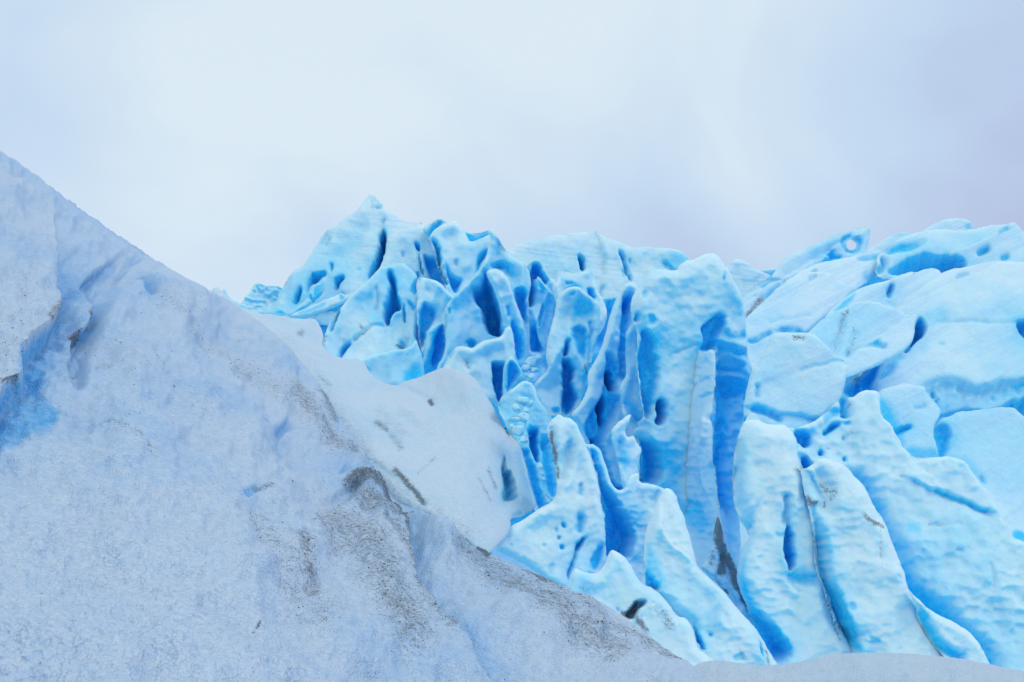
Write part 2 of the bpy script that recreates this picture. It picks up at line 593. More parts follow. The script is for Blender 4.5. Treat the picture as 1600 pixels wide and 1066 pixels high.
    tb = np.maximum(tb, np.where(ins, (4.5 if kind else 1.5) * np.maximum(-hgt, 0) + 14 * sst(d / 6), 0))
    tb = np.where(rim, 0, tb + 1.0)
    dirn = B / np.linalg.norm(B, axis=-1, keepdims=True)
    Vb = B + dirn * (tb * px)[..., None]
    # cells
    c = ins[:-1, :-1] | ins[1:, :-1] | ins[:-1, 1:] | ins[1:, 1:]
    if hs:
        pass
    H, W = X.shape
    idx = np.arange(H * W).reshape(H, W)
    q = np.stack([idx[:-1, :-1], idx[1:, :-1], idx[1:, 1:], idx[:-1, 1:]], -1)[c]
    bidx = np.where(ins.ravel(), np.arange(H * W) + H * W, np.arange(H * W))
    qb = bidx[q][:, ::-1]
    allq = np.vstack([q, qb])
    used, inv = np.unique(allq, return_inverse=True)
    V = np.vstack([Vf.reshape(-1, 3), Vb.reshape(-1, 3)])[used]
    at2 = {"blue_shade": np.r_[ba.ravel(), np.full(H * W, 0.5)][used], "dirt": np.r_[di.ravel(), np.zeros(H * W)][used]}
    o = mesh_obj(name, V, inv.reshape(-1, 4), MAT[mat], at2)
    LAST.update(V=Vf, dirt=di, ins=ins & (d > 4), nrm=nrm, X=X, Y=Y)
    if parent is not None:
        o.parent = parent
        o.location = o.location - parent.location
        tag(o, label)
    elif kind:
        tag(o, label, None, None, kind)
    else:
        tag(o, label, cat, group)
    return o

# ------------------------------------------------------------------ the setting
def ground():
    n = 90
    r = np.r_[0, np.geomspace(6, 4000, n)]
    a = np.linspace(0, 2 * np.pi, 97)[:-1]
    R_, A_ = np.meshgrid(r, a, indexing='ij')
    x, y = R_ * np.sin(A_), R_ * np.cos(A_)
    z = -9.5 - 2.5 * np.exp(-((x - 4) ** 2 + (y - 12) ** 2) / 300) + 1.6 * fbm(x / 30, y / 30, 3, 4)
    V = np.stack([x, y, z], -1).reshape(-1, 3)
    idx = np.arange(V.shape[0]).reshape(x.shape)
    nx_ = np.roll(idx, -1, 1)
    q = np.stack([idx[:-1], nx_[:-1], nx_[1:], idx[1:]], -1).reshape(-1, 4)
    o = mesh_obj("ice_field", V, q, MAT['far'], {"blue_shade": np.full(len(V), 0.25), "dirt": np.zeros(len(V))})
    tag(o, "wide glacier surface under the broken ice", None, None, "structure")
ground()

SLOPE_D = [(-400, -100, 17), (0, 235, 22), (160, 350, 23), (375, 478, 26), (440, 530, 23), (500, 600, 18.5), (580, 722, 13),
           (640, 785, 11.5), (700, 820, 10.8), (870, 911, 9.7), (1009, 989, 9.0), (1087, 1040, 8.6), (1100, 1250, 4.5),
           (0, 600, 7.5), (0, 1066, 3.0), (400, 1066, 3.7), (800, 1066, 5.8), (300, 750, 6.8), (550, 850, 8.0),
           (-400, 1300, 1.9), (600, 1300, 3.3), (250, 550, 11), (100, 400, 13), (-300, 500, 7.5)]
ice("glacier_slope", "dirt streaked grey ice slope falling from upper left to lower right in the foreground", None,
    "_:-420,-90 0,235 40,262 80,292 160,350 260,416 375,480 440,530 500,600 530,655 580,722 632,783 691,816 767,864 870,911 "
    "962,952 1009,989 1041,1015 1087,1041 1130,1100 1160,1300 -420,1300",
    SLOPE_D, 'slope', R=26, bulge=7, rough=1.6, big=22, small=2.6, flow=(37, 34, 10), roll=26, g=2.6, back=200, kind="structure", soft=1, marks=[
        # overhanging lip and blue hollow on the far left
        ('cliff', "P:-200,1150 0,1000 60,940 130,870 165,790 150,700 150,640 190,570 280,510 340,440 400,370 430,290 420,190", 58, 48, 0.85),
        ('blue_shade', "P:0,1010 110,890 160,780 150,700 200,590 300,560 330,700 260,900 420,1000 300,1100 100,1250 -300,1300", 0.9, 16),
        ('cliff', "P:620,215 585,170 600,130 660,80 730,30", 40, 15, 0.7),
        ('cliff', "P:940,10 900,40 820,125", 16, 8, 0.5),
        ('pit', "P:920,130 960,120 1010,170 1040,230 1030,290 980,270 940,230", 30, 13, 0.75),
        ('pit', "P:410,165 450,155 500,190 480,215 440,205", 9, 8, 0.5),
        ('cliff', "P:552,550 520,515 545,460 600,420 655,370 668,300", 44, 16, 0.8),
        ('groove', "P:560,590 560,660 565,720", 22, 9, 0.1),
        ('groove', "P:620,500 560,590", 20, 14, 0.3),
        ('ridge', "P:520,560 440,600 380,680 300,900", 12, 22),
        ('ridge', "P:740,420 660,500 640,640 590,740", 10, 18),
        # dark lip and hollow in the middle
        ('pit', "Q:440,445 500,430 540,420 545,450 520,480 480,490 450,475", 26, 11, 0.1),
        ('cliff', "Q:930,990 850,900 790,820 740,740 715,660 708,580 690,510 640,455 580,425 520,400", 50, 34, 0.5),
        ('ridge', "Q:740,480 800,560 850,640 880,760 900,900", 14, 16),
        ('groove', "Q:590,345 650,400 720,470", 10, 12, 0.0),
        ('dirt', "Q:510,420 570,430 640,470 690,520 700,580", 0.6, 13),
        ('dirt', "Q:540,480 600,520 660,520", 0.45, 24),
        ('dirt', "Q:620,560 690,620 720,700 780,810 850,900", 0.42, 16),
        ('dirt', "Q:480,610 600,650 700,800", 0.32, 45),
        ('dirt', "Q:350,610 370,700 400,760", 0.42, 22),
        ('pit', "Q:150,480 160,450 190,440 215,445 190,475 170,492", 13, 7, 0.7),
        ('dirt', "Q:200,450 240,450", 0.42, 9),
        ('groove', "Q:310,215 295,300 275,420", 9, 4, 0.2),
        ('groove', "Q:325,205 290,235", 12, 6, 0.6),
        ('groove', "Q:100,370 130,420", 6, 4, 0.1),
        ('groove', "Q:220,580 280,700 320,790", 8, 8, 0.0),
        ('dirt', "Q:220,560 270,690 300,760", 0.3, 10),
        ('dirt', "Q:190,925 205,905", 0.5, 4), ('dirt', "Q:460,540 570,620 640,760 720,900", 0.4, 50), ('dirt', "Q:200,560 330,700 420,860", 0.3, 40),
        ('dirt', "Q:880,620 1100,760 1400,960", 0.4, 32), ('dirt', "Q:150,0 330,130 480,260 560,340", 0.3, 26), ('dirt', "P:200,200 120,450 40,700", 0.2, 40), ('dirt', "P:700,500 1000,700 1300,1000", 0.2, 45), ('dirt', "P:1000,250 1300,420 1700,700", 0.2, 40),
        # upper right edge
        ('dirt', "Q:330,100 380,160 480,280 530,300", 0.4, 20),
        ('dirt', "Q:420,110 470,200", 0.45, 12),
        ('dirt', "Q:80,-60 200,50 330,140", 0.3, 14),
        ('dirt', "P:1050,300 1200,430 1400,600", 0.3, 14),
        ('dirt', "P:440,230 420,300 340,390", 0.45, 9),
        ('dirt', "P:650,300 660,340", 0.6, 5),
        ('dirt', "P:540,430 590,430", 0.62, 7),
        ('dirt', "P:500,610 560,640", 0.4, 8),
        ('dirt', "P:20,920 90,880", 0.6, 8),
        ('dirt', "P:700,650 760,660", 0.35, 10),
        ('dirt', "_:170,640 230,720", 0.3, 8),
        ('dirt', "Q:830,545 900,575 980,635", 0.7, 8),
        ('groove', "Q:840,545 900,585 975,640", 8, 6, 0.0),
        ('dirt', "Q:1100,700 1160,730 1200,745", 0.5, 8),
        ('dirt', "L:150,320 400,520 700,720 1000,900 1250,1010", 0.36, 22),
        ('dirt', "L:1000,880 1150,1000 1279,1050", 0.42, 9),
        ('pit', "L:555,780 600,790 618,830 590,835 565,810", 7, 5, 0.35),
        ('pit', "L:770,805 800,810 825,870 800,880 770,850", 8, 5, 0.35),
        ('dirt', "L:770,800 800,800", 0.5, 4),
        ('dirt', "L:340,490 430,505", 0.55, 6),
        ('groove', "_:20,260 70,300 130,352", 5, 3, 0.0),
        ('groove', "P:0,100 90,95 170,140", 4, 2, 0.0),
        ('dirt', "_:396,992", 0.7, 4), ('dirt', "P:1160,862", 0.9, 2.2),
        ('ridge', "Q:540,470 620,560 660,680", 20, 42), ('ridge', "Q:330,120 420,230 560,350", 14, 30), ('groove', "Q:250,60 330,250 430,400", 14, 30, 0.0),
        ('ridge', "Q:0,700 300,900 700,1060", 6, 60),
        ('groove', "Q:60,620 300,830 620,1066", 6, 60, 0.0),
    ])

def grit():
    """small stones lying where the dirt gathers on the slope"""
    rs = np.random.RandomState(5)
    m = LAST['ins'] & (LAST['Y'] < 1075) & (LAST['X'] > -20)
    yy, xx = np.nonzero(m)
    p = LAST['dirt'][yy, xx] ** 3 + 0.0003
    k = rs.choice(len(yy), 5200, p=p / p.sum())
    c = LAST['V'][yy[k], xx[k]] + rs.normal(0, 0.006, (5200, 3)) * np.array([1, 1, 0.1])
    dist = np.linalg.norm(c, axis=1)
    size = (0.0004 + 0.0006 * rs.rand(5200) ** 3) * dist
    big_ = rs.rand(5200) < 0.03
    size[big_] *= 1.8
    base = np.array([(1, 0, 0), (-1, 0, 0), (0, 1, 0), (0, -1, 0), (0, 0, 1), (0, 0, -1)], float)
    fc = np.array([(0, 2, 4), (2, 1, 4), (1, 3, 4), (3, 0, 4), (2, 0, 5), (1, 2, 5), (3, 1, 5), (0, 3, 5)])
    V = c[:, None] + (base[None] * (0.6 + 0.8 * rs.rand(5200, 6, 1)) + rs.normal(0, 0.25, (5200, 6, 3))) * size[:, None, None]
    Fc = fc[None] + 6 * np.arange(5200)[:, None, None]
    mt = bpy.data.materials.new("grit_stone")
    mt.use_nodes = True
    b = mt.node_tree.nodes["Principled BSDF"]
    g_ = mt.node_tree.nodes.new("ShaderNodeNewGeometry")
    r_ = mt.node_tree.nodes.new("ShaderNodeValToRGB")
    r_.color_ramp.elements[0].color = (0.03, 0.03, 0.032, 1)
    r_.color_ramp.elements[1].color = (0.16, 0.15, 0.14, 1)
    mt.node_tree.links.new(g_.outputs["Random Per Island"], r_.inputs[0])
    mt.node_tree.links.new(r_.outputs[0], b.inputs["Base Color"])
    b.inputs["Roughness"].default_value = 0.85
    o = mesh_obj("grit", V.reshape(-1, 3), Fc.reshape(-1, 3), mt, smooth=False)
    tag(o, "dark rock grit strewn over the dirty ice slope", None, None, "stuff")
grit()

ice("glacier_saddle", "pale snowy saddle rising to a rounded cone before the blue fins", None,
    "_:330,440 375,480 A:130,832 200,850 330,866 450,888 560,882 600,930 620,1000 E:20,400 110,468 290,474 320,560 400,625 500,650 "
    "560,625 620,605 700,580 790,535 850,528 940,545 1020,590 1060,640 1120,740 1190,850 1240,960 1280,1066 "
    "F:190,330 250,460 310,570 340,660 370,780 400,900 425,990 340,1050 240,1066 L:165,150 130,210 70,270 0,330 "
    "_:740,885 660,840 600,795 545,740 495,665 455,595 400,540 340,495",
    [(330, 450, 34), (375, 480, 30), (410, 500, 28), (440, 530, 24.2), (500, 600, 19.6), (530, 655, 16.9), (580, 722, 13.9), (632, 783, 12.3), (691, 816, 11.5), (767, 864, 10.9), (450, 497, 35), (530, 560, 29), (600, 600, 27.5), (700, 577, 25.5), (740, 578, 24.5), (765, 610, 22),
     (800, 690, 19.2), (840, 790, 16), (790, 845, 12.8), (680, 700, 17.0),
     (720, 640, 21), (840, 760, 17.5), (400, 545, 27.5), (455, 600, 22.5), (495, 668, 18.6), (545, 742, 15.2), (600, 797, 13.2), (660, 842, 12.2)],
    'saddle', R=14, bulge=7, rough=1.0, big=8, small=1.2, flow=(56, 20, 9), roll=6, g=2.2, back=70, kind="structure", marks=[
        ('pit', "F:192,640 215,650 230,720 258,780 282,870 296,930 232,966 180,940 195,860 192,740", 90, 9, 1.0),
        ('ridge', "F:215,650 250,740 300,850 330,950", 7, 7),
        ('groove', "F:330,650 370,800 400,930", 10, 14, 0.7),
        ('cliff', "F:270,600 300,640 340,700", 6, 12, 0.3),
        ('pit', "F:240,1040 300,1010 340,1030 320,1066 260,1066", 18, 12, 0.8),
        ('groove', "E:0,560 160,640 300,680", 6, 5, 0.1),
        ('groove', "E:300,670 350,625", 6, 4, 0.1),
        ('cliff', "E:780,680 740,760 600,690 540,660", 7, 10, 0.0),
        ('dirt', "E:740,750 750,770", 0.75, 5),
        ('groove', "E:540,660 640,700 740,755", 9, 5, 0.1),
        ('groove', "E:270,850 350,910 430,930 520,990", 9, 6, 0.1),
        ('groove', "E:460,850 560,840 640,900", 9, 6, 0.1),
        ('groove', "E:560,900 640,960 720,1040", 6, 6, 0.0),
        ('ridge', "E:470,800 580,790 640,870", 6, 8),
        ('dirt', "E:400,830 480,890 560,960", 0.3, 15),
        ('dirt', "E:380,900 430,930", 0.5, 9),
        ('dirt', "E:540,820 620,890 740,960", 0.26, 12),
        ('dirt', "E:470,970 520,1010 540,1060", 0.4, 9),
        ('dirt', "Q:670,370 720,430 765,485", 0.6, 7),
        ('groove', "Q:595,345 680,400 760,480", 10, 6, 0.1),
        ('dirt', "Q:740,380 800,330", 0.35, 5),
        ('dirt', "E:0,580 60,640", 0.4, 8),
        ('dirt', "A:470,985", 0.5, 9), ('dirt', "_:440,545 500,615 580,735 640,790 720,840", 0.3, 42), ('dirt', "E:330,640 520,700 700,900", 0.14, 40),
        ('dirt', "F:100,720 140,860", 0.4, 5), ('dirt', "F:40,800 110,950", 0.4, 4),
        ('groove', "F:100,720 150,870", 6, 4, 0.0), ('groove', "F:30,800 110,950", 6, 4, 0.0),
        ('ridge', "E:850,530 950,620 1010,800 1080,1000", 6, 14),
        ('groove', "E:200,840 260,930", 5, 5, 0.0), ('groove', "E:130,600 330,820 450,1060", 8, 20, 0.0),
    ])

ice("snow_bank", "smooth grey white snow bank along the bottom right edge", None,
    "M:420,1140 500,1066 540,1015 620,992 700,990 850,1010 960,1022 1090,1018 N:330,1020 420,1010 520,985 640,960 740,942 850,936 "
    "1279,946 O:500,942 760,965 900,985 1050,1015 1279,1066 _:2000,1100 2000,1400 950,1400",
    [(1060, 1066, 8.0), (1095, 1037, 8.5), (1290, 1027, 9.0), (1350, 1019, 9.2), (1470, 1026, 9.2), (1600, 1050, 8.6), (1750, 1085, 8),
     (950, 1400, 2.8), (1350, 1400, 3.2), (1750, 1400, 3.2), (1300, 1100, 6.8)],
    'bank', R=14, bulge=4, rough=0.6, big=5, small=0.8, back=50, kind="structure")

# ------------------------------------------------------------------ far ice
ice("ice_spire", "tiny pointed ice spire peeking over the grey slope, farthest left", "ice spire",
    "_:338,480 344,462 351,449 357,461 366,469 378,476 384,500 340,500", (110, 0, 0), 'far', R=6, bulge=5, rough=0.7, big=2, small=0.6, g=1.2, blue_shade=0.25)
ice("ice_crag", "small jagged blue crag left of the tall peak's foot", "ice crag",
    "A:40,820 75,770 100,735 125,715 140,690 165,650 185,640 205,655 235,665 270,672 300,668 335,680 380,700 400,800 330,880 130,870 40,850",
    (95, 0, -0.03), 'far', R=8, bulge=8, rough=1.2, big=9, small=3.0, g=1.4, blue_shade=0.3, scal=6, scal_size=11)
ice("ice_ridge", "long pale lined ice ridge far behind the fins, under the sky", "ice ridge",
    "C:150,230 235,175 300,130 360,112 450,92 540,76 620,64 700,58 770,50 805,42 830,62 880,88 960,112 1000,136 1060,154 1140,150 1200,160 "
    "D:420,32 480,36 520,48 560,76 600,106 640,180 680,420 400,500 100,500 C:700,650 350,560 150,400",
    (85, 0.02, -0.05), 'far', R=18, bulge=10, rough=0.9, big=6, small=1.6, marks=[
        ('pit', "C:700,212 722,228 738,236 748,300 716,318 706,262", 50, 4, 1.0),
        ('cliff', "C:975,190 990,230 1003,290 1012,330 1035,375 1052,390", -12, 10, 0.2),
        ('groove', "C:980,195 995,240 1010,320 1040,375", 22, 3, 0.9),
        ('groove', "C:990,320 992,360", 16, 2.5, 0.6),
        ('pit', "C:1030,235 1050,230 1060,260 1042,280", 10, 5, 0.5),
        ('ridge', "C:630,66 700,120 690,200", 5, 12),
        ('cliff', "C:820,50 850,160 900,260 850,470", 7, 14, 0.0),
        ('groove', "C:870,420 850,470", 10, 3, 0.3),
        ('cliff', "D:430,130 480,180", 14, 6, 0.6), ('blue_shade', "D:440,60 560,80 600,110 480,180 440,130", 0.45, 10)])
ice("ice_hump", "pale pointed hump behind the right edge of the tall tower", "ice hump",
    "I:100,460 130,385 170,348 215,315 250,325 290,345 340,382 370,398 440,430 520,500 420,620 260,700 120,600", (62, 0.02, -0.04), 'far',
    R=14, bulge=9, big=6, small=2.0, blue_shade=0.1)
ice("ice_ledge", "low bright blue ledge under the sky beside the holed fin", "ice ledge",
    "I:335,430 355,402 400,388 470,384 530,380 540,440 420,470 340,450", (66, 0, -0.03), 'far', R=6, bulge=6, blue_shade=0.8, g=1.4)

# ------------------------------------------------------------------ right hand slabs, far to near
ice("ice_boulder", "small rounded ice knob directly right of the holed fin's tip", "ice boulder",
    "J:180,300 240,255 300,215 370,172 440,142 490,133 540,152 620,200 620,330 200,360", (48, 0, -0.06), 'slab', R=14, bulge=10, blue_shade=0.08)
ice("ice_boulder", "flat topped ice knob crowning the highest right hand slab", "ice boulder",
    "J:560,170 600,138 640,105 700,75 760,54 800,46 870,50 920,65 942,92 935,120 900,190 640,200", (44, 0, -0.05), 'slab', R=8, bulge=7, g=1.6,
    marks=[('blue_shade', "J:870,115 940,75 945,120", 0.6, 5)])
ice("ice_fin", "slanting pointed ice fin pierced by a round hole, upper right", "ice fin",
    "I:440,450 480,390 530,322 560,290 640,264 700,236 800,190 880,155 960,130 1040,108 1102,98 1108,130 1096,220 1080,275 1120,380 900,440 700,500 560,490",
    (38, 0.03, -0.05), 'slab', R=12, bulge=9, rough=0.5, big=5, g=1.5, back=22,
    holes=["I:985,182 1012,194 1022,222 1010,250 985,260 958,250 948,222 958,194"],
    marks=[('blue_shade', "I:985,150 1040,185 1045,230 1020,270 985,285 940,270 915,225 935,175", 0.9, 4),
           ('groove', "I:985,168 1030,190 1036,222 1020,258 985,272 950,262 934,222 945,186 985,168", 7, 4, 0.9),
           ('groove', "I:855,270 865,310 810,335", 10, 4, 0.9), ('groove', "I:830,280 895,318", 7, 3, 0.9),
           ('cliff', "I:1100,105 1000,160 900,225 820,280 700,350 560,440", 8, 20, 0.12)])
ice("ice_plate", "broad highest right hand slab with a blue hollow under its lip", "ice plate",
    "J:300,300 340,262 420,197 480,170 540,150 640,126 720,120 800,122 900,122 960,108 1050,90 1130,83 1190,85 1230,100 1255,132 1300,155 2600,200 "
    "2600,480 700,480 350,460 290,420 300,340", (33, 0.0, -0.12), 'slab', R=16, bulge=9, big=6, marks=[
        ('pit', "J:345,402 420,372 500,330 560,300 640,300 700,310 760,298 830,310 900,345 880,400 740,440 560,440 400,430", 60, 15, 1.0),
        ('groove', "J:340,330 345,370 320,390", 20, 5, 0.8),
        ('ridge', "J:1190,92 1080,150 980,210 880,258 700,262 560,280", 10, 16),
        ('cliff', "J:1200,90 1090,150 980,215 870,262", 12, 40, 0.3),
        ('pit', "J:1075,160 1150,125 1170,150 1100,185", 10, 6, 0.6), ('groove', "J:985,288 1018,262", 16, 4, 0.9), ('groove', "J:1135,325 1165,315", 10, 4, 0.8),
        ('groove', "J:360,255 420,262 560,230", 9, 8, 0.8), ('groove', "J:390,262 600,215", 5, 6, 0.4)])
ice("ice_plate", "thin narrow strip of ice left of the holed fin's base", "ice plate",
    "I:200,640 250,562 330,500 420,432 480,415 535,416 548,450 480,472 400,505 310,590 270,720 200,720", (36, 0.03, -0.12), 'slab', R=7, bulge=6,
    marks=[('groove', "I:260,560 350,490 440,432", 9, 4, 0.5), ('groove', "I:395,490 460,450 535,430", 12, 4, 0.95)])
ice("ice_plate", "dirt smeared narrow slab touching the tall tower's right shoulder", "ice plate",
    "I:200,760 250,640 330,560 410,500 480,462 545,458 600,440 480,560 380,660 280,740 240,860", (33, 0.03, -0.12), 'slab', R=8, bulge=6,
    marks=[('dirt', "I:380,590 330,650 290,690", 0.62, 8), ('groove', "I:540,460 430,570", 12, 5, 0.5), ('groove', "I:330,560 400,580", 5, 3, 0.1)])
ice("ice_plate", "long smooth slab below the holed fin, running up to the right", "ice plate",
    "I:500,520 560,455 640,400 740,357 840,330 960,310 1060,282 1180,261 1250,262 1275,280 1262,315 1200,372 1130,430 1080,475 1010,522 "
    "960,600 800,680 600,720 460,680", (31.2, 0.02, -0.14), 'slab', R=10, bulge=7, big=5, marks=[
        ('groove', "I:1040,322 1150,310 1270,288", 10, 4, 0.5), ('groove', "I:690,455 745,418", 12, 3, 0.5),
        ('blue_shade', "I:1090,450 1300,380 1480,380 1480,440 1010,525", 0.75, 12), ('groove', "I:1100,450 1300,405", 12, 10, 0.8)])
ice("ice_plate", "large pale slab with a ragged corner, above the dirt spotted domed block", "ice plate",
    "I:230,800 270,722 310,680 400,598 500,505 590,445 700,402 830,410 870,440 890,462 930,478 1015,515 960,565 860,650 780,730 690,803 640,860 480,1000 420,1120 300,1160 240,1000",
    (26.5, 0.02, -0.13), 'slab', R=9, bulge=7, big=6, marks=[
        ('cliff', "I:440,812 520,790 560,785 620,800 690,803", 12, 7, 0.5), ('cliff', "I:310,872 350,868 400,830 450,812", -14, 6, 0.6),
        ('groove', "I:310,870 350,862 440,820", 12, 4, 0.8), ('groove', "I:450,740 580,712 700,710", 4, 3, 0.1),
        ('dirt', "I:605,550", 0.4, 5), ('groove', "I:700,452 740,425", 10, 2.5, 0.3), ('groove', "I:520,792 570,780 640,800", 10, 3, 0.6)])
ice("ice_plate", "low curved slab with one small blue notch, behind the dirt spotted block", "ice plate",
    "J:-60,720 0,650 60,600 150,530 250,492 380,460 450,425 530,400 555,412 610,386 680,380 728,402 760,460 700,560 500,680 300,680 60,760",
    (25, 0.02, -0.12), 'slab', R=9, bulge=7, big=4, marks=[
        ('pit', "J:395,472 412,490 402,540 385,585 362,575 366,520", 26, 5, 1.0), ('groove', "J:400,470 350,560 345,600 420,640", 5, 3, 0.3),
        ('dirt', "J:545,418", 0.5, 4), ('blue_shade', "J:0,660 130,540 160,570 40,680", 0.9, 6)])
ice("ice_plate", "biggest smooth slab at the right edge with a horizontal crack", "ice plate",
    "J:380,700 420,642 480,582 580,522 640,462 720,412 800,386 900,370 1000,346 1080,333 1180,335 1300,336 2600,345 2600,900 "
    "K:2600,500 1100,460 720,480 600,460 300,360 60,300 60,180 J:300,1000 340,850",
    (22, 0.0, -0.11), 'slab', R=16, bulge=9, big=8, scal=2.5, marks=[
        ('pit', "K:70,215 110,140 190,70 280,15 340,0 330,60 310,130 310,240 200,250 130,290", 55, 14, 1.0),
        ('pit', "K:560,170 700,120 830,105 960,170 1050,150 1160,115 2600,105 2600,520 600,520", 34, 26, 0.45),
        ('pit', "K:700,370 760,320 900,295 1050,300 1180,270 1230,215 2600,205 2600,520 700,520", 40, 16, 1.0),
        ('pit', "J:565,720 612,722 630,760 610,830 560,880 500,960 470,950 540,860", 55, 8, 1.0),
        ('groove', "J:700,735 850,728 1000,738 1110,738 1240,750", 6, 2.5, 0.15),
        ('pit', "J:1230,745 1260,725 1320,725 1320,850 1270,835 1240,800", 40, 6, 1.0),
        ('pit', "K:660,195 700,190 715,225 680,235", 16, 7, 0.8), ('pit', "K:690,225 745,225 735,260 690,270", 16, 7, 0.8),
        ('pit', "K:1070,210 1110,210 1120,240 1080,245", 8, 7, 0.7),
        ('groove', "J:845,445 895,428", 9, 3, 0.3), ('pit', "J:710,870 750,860 765,890 720,900", 7, 6, 0.3),
        ('blue_shade', "J:570,700 740,650 760,740 620,760 640,900 560,960", 0.4, 14),
        ('groove', "K:350,100 440,0", 9, 8, 0.7), ('groove', "K:250,180 300,130", 8, 5, 0.5), ('groove', "K:410,60 330,120", 7, 4, 0.6)])
ice("ice_block", "sharp cornered ice block with grey dirt spots, right centre", "ice block",
    "I:640,880 700,802 780,722 850,680 900,655 940,640 1000,607 1060,597 1160,598 1200,620 1290,652 1400,688 J:562,682 566,700 552,760 545,850 525,890 482,930 440,960 340,1010 240,1060 "
    "100,1110 -100,1160 I:860,1010", (19.5, 0.03, -0.09), 'slab', R=10, bulge=9, big=6, marks=[
        ('dirt', "I:955,670 925,760", 0.5, 6), ('dirt', "I:1005,790", 0.6, 4), ('dirt', "I:930,700 900,860 880,920", 0.42, 7),
        ('dirt', "I:1010,830 960,950", 0.45, 5), ('groove', "I:950,970 1000,915 1090,905 1200,912", 10, 3.5, 0.3), ('ridge', "I:960,960 1010,918 1100,912", 5, 8),
        ('cliff', "J:560,690 450,740 350,800 270,860 180,910", 9, 40, 0.2), ('pit', "J:270,880 310,845 325,905 280,910", 7, 6, 0.6),
        ('groove', "I:930,760 880,930", 9, 8, 0.0), ('groove', "I:1010,820 960,940", 7, 6, 0.0),
        ('ridge', "I:970,680 940,900 900,960", 5, 9)])
ice("ice_block", "wide domed ice block with one dark smudge at its top", "ice block",
    "I:400,940 440,832 480,812 560,805 640,810 720,812 770,850 850,930 940,1000 H:755,30 800,60 775,150 757,220 740,280 700,330 640,390 600,460 560,500 350,480 200,450 100,400 95,300 "
    "120,180 150,60 I:350,1030", (17.6, 0.01, -0.04), 'slab', R=14, bulge=11, big=7, marks=[
        ('dirt', "I:600,842 660,850", 0.55, 6), ('groove', "I:600,842 655,848", 6, 6, 0.0), ('groove', "H:480,80 600,45 700,30 780,20", 5, 2.2, 0.1),
        ('groove', "H:180,190 185,260", 9, 4, 0.4), ('dirt', "H:185,190 180,250", 0.5, 3), ('groove', "H:170,340 250,350 330,400", 12, 6, 0.7),
        ('groove', "H:470,372 580,412", 6, 2.4, 0.2), ('dirt', "H:530,210", 0.5, 2), ('cliff', "H:160,330 280,350 420,370 560,400", 10, 14, 0.25)])

ice("ice_block", "small notched block in the blue gap left of the lower right slab", "ice block",
    "K:270,300 300,228 330,206 400,186 480,163 530,178 615,188 622,215 650,260 700,312 722,345 714,392 686,450 672,510 695,570 710,655 640,760 420,680 300,460",
    (18, 0.02, -0.06), 'slab', R=10, bulge=9, big=6, marks=[
        ('pit', "K:410,470 460,455 540,448 535,475 470,500 420,520", 20, 6, 0.9), ('blue_shade', "K:310,270 360,320 420,400 460,480 470,640 380,560 300,420", 0.85, 12),
        ('blue_shade', "K:480,600 700,610 700,680 520,680", 0.7, 9), ('groove', "K:560,335 620,325", 5, 4, 0.2)])
ice("ice_plate", "lower right slab with a bright blue left end, below the horizontal crack", "ice plate",
    "K:620,640 672,510 688,450 720,396 780,385 850,355 950,350 1050,335 1110,324 1210,325 1240,360 1280,396 2600,480 2600,1066 O:2600,330 1200,330 K:1060,1000 900,820 700,760",
    (17.2, 0.0, -0.08), 'slab', R=14, bulge=11, big=7, scal=2.5, marks=[
        ('pit', "K:668,520 700,440 740,430 795,470 800,530 770,590 745,660 700,660", 26, 14, 1.0), ('blue_shade', "K:700,640 900,680 1000,800 980,860 860,720", 0.45, 14),
        ('pit', "K:960,780 1010,800 1030,840 990,840", 10, 6, 0.5), ('dirt', "K:1100,890 1150,960", 0.25, 9), ('blue_shade', "O:1190,120 1290,150 1300,210 1200,190", 1.0, 6)])

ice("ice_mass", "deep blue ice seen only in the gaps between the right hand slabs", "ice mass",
    "_:1150,520 1200,470 1290,440 1390,425 1480,420 1950,420 1950,680 1150,680", (37, 0.0, -0.02), 'slab', R=14, bulge=8, blue_shade=0.75)

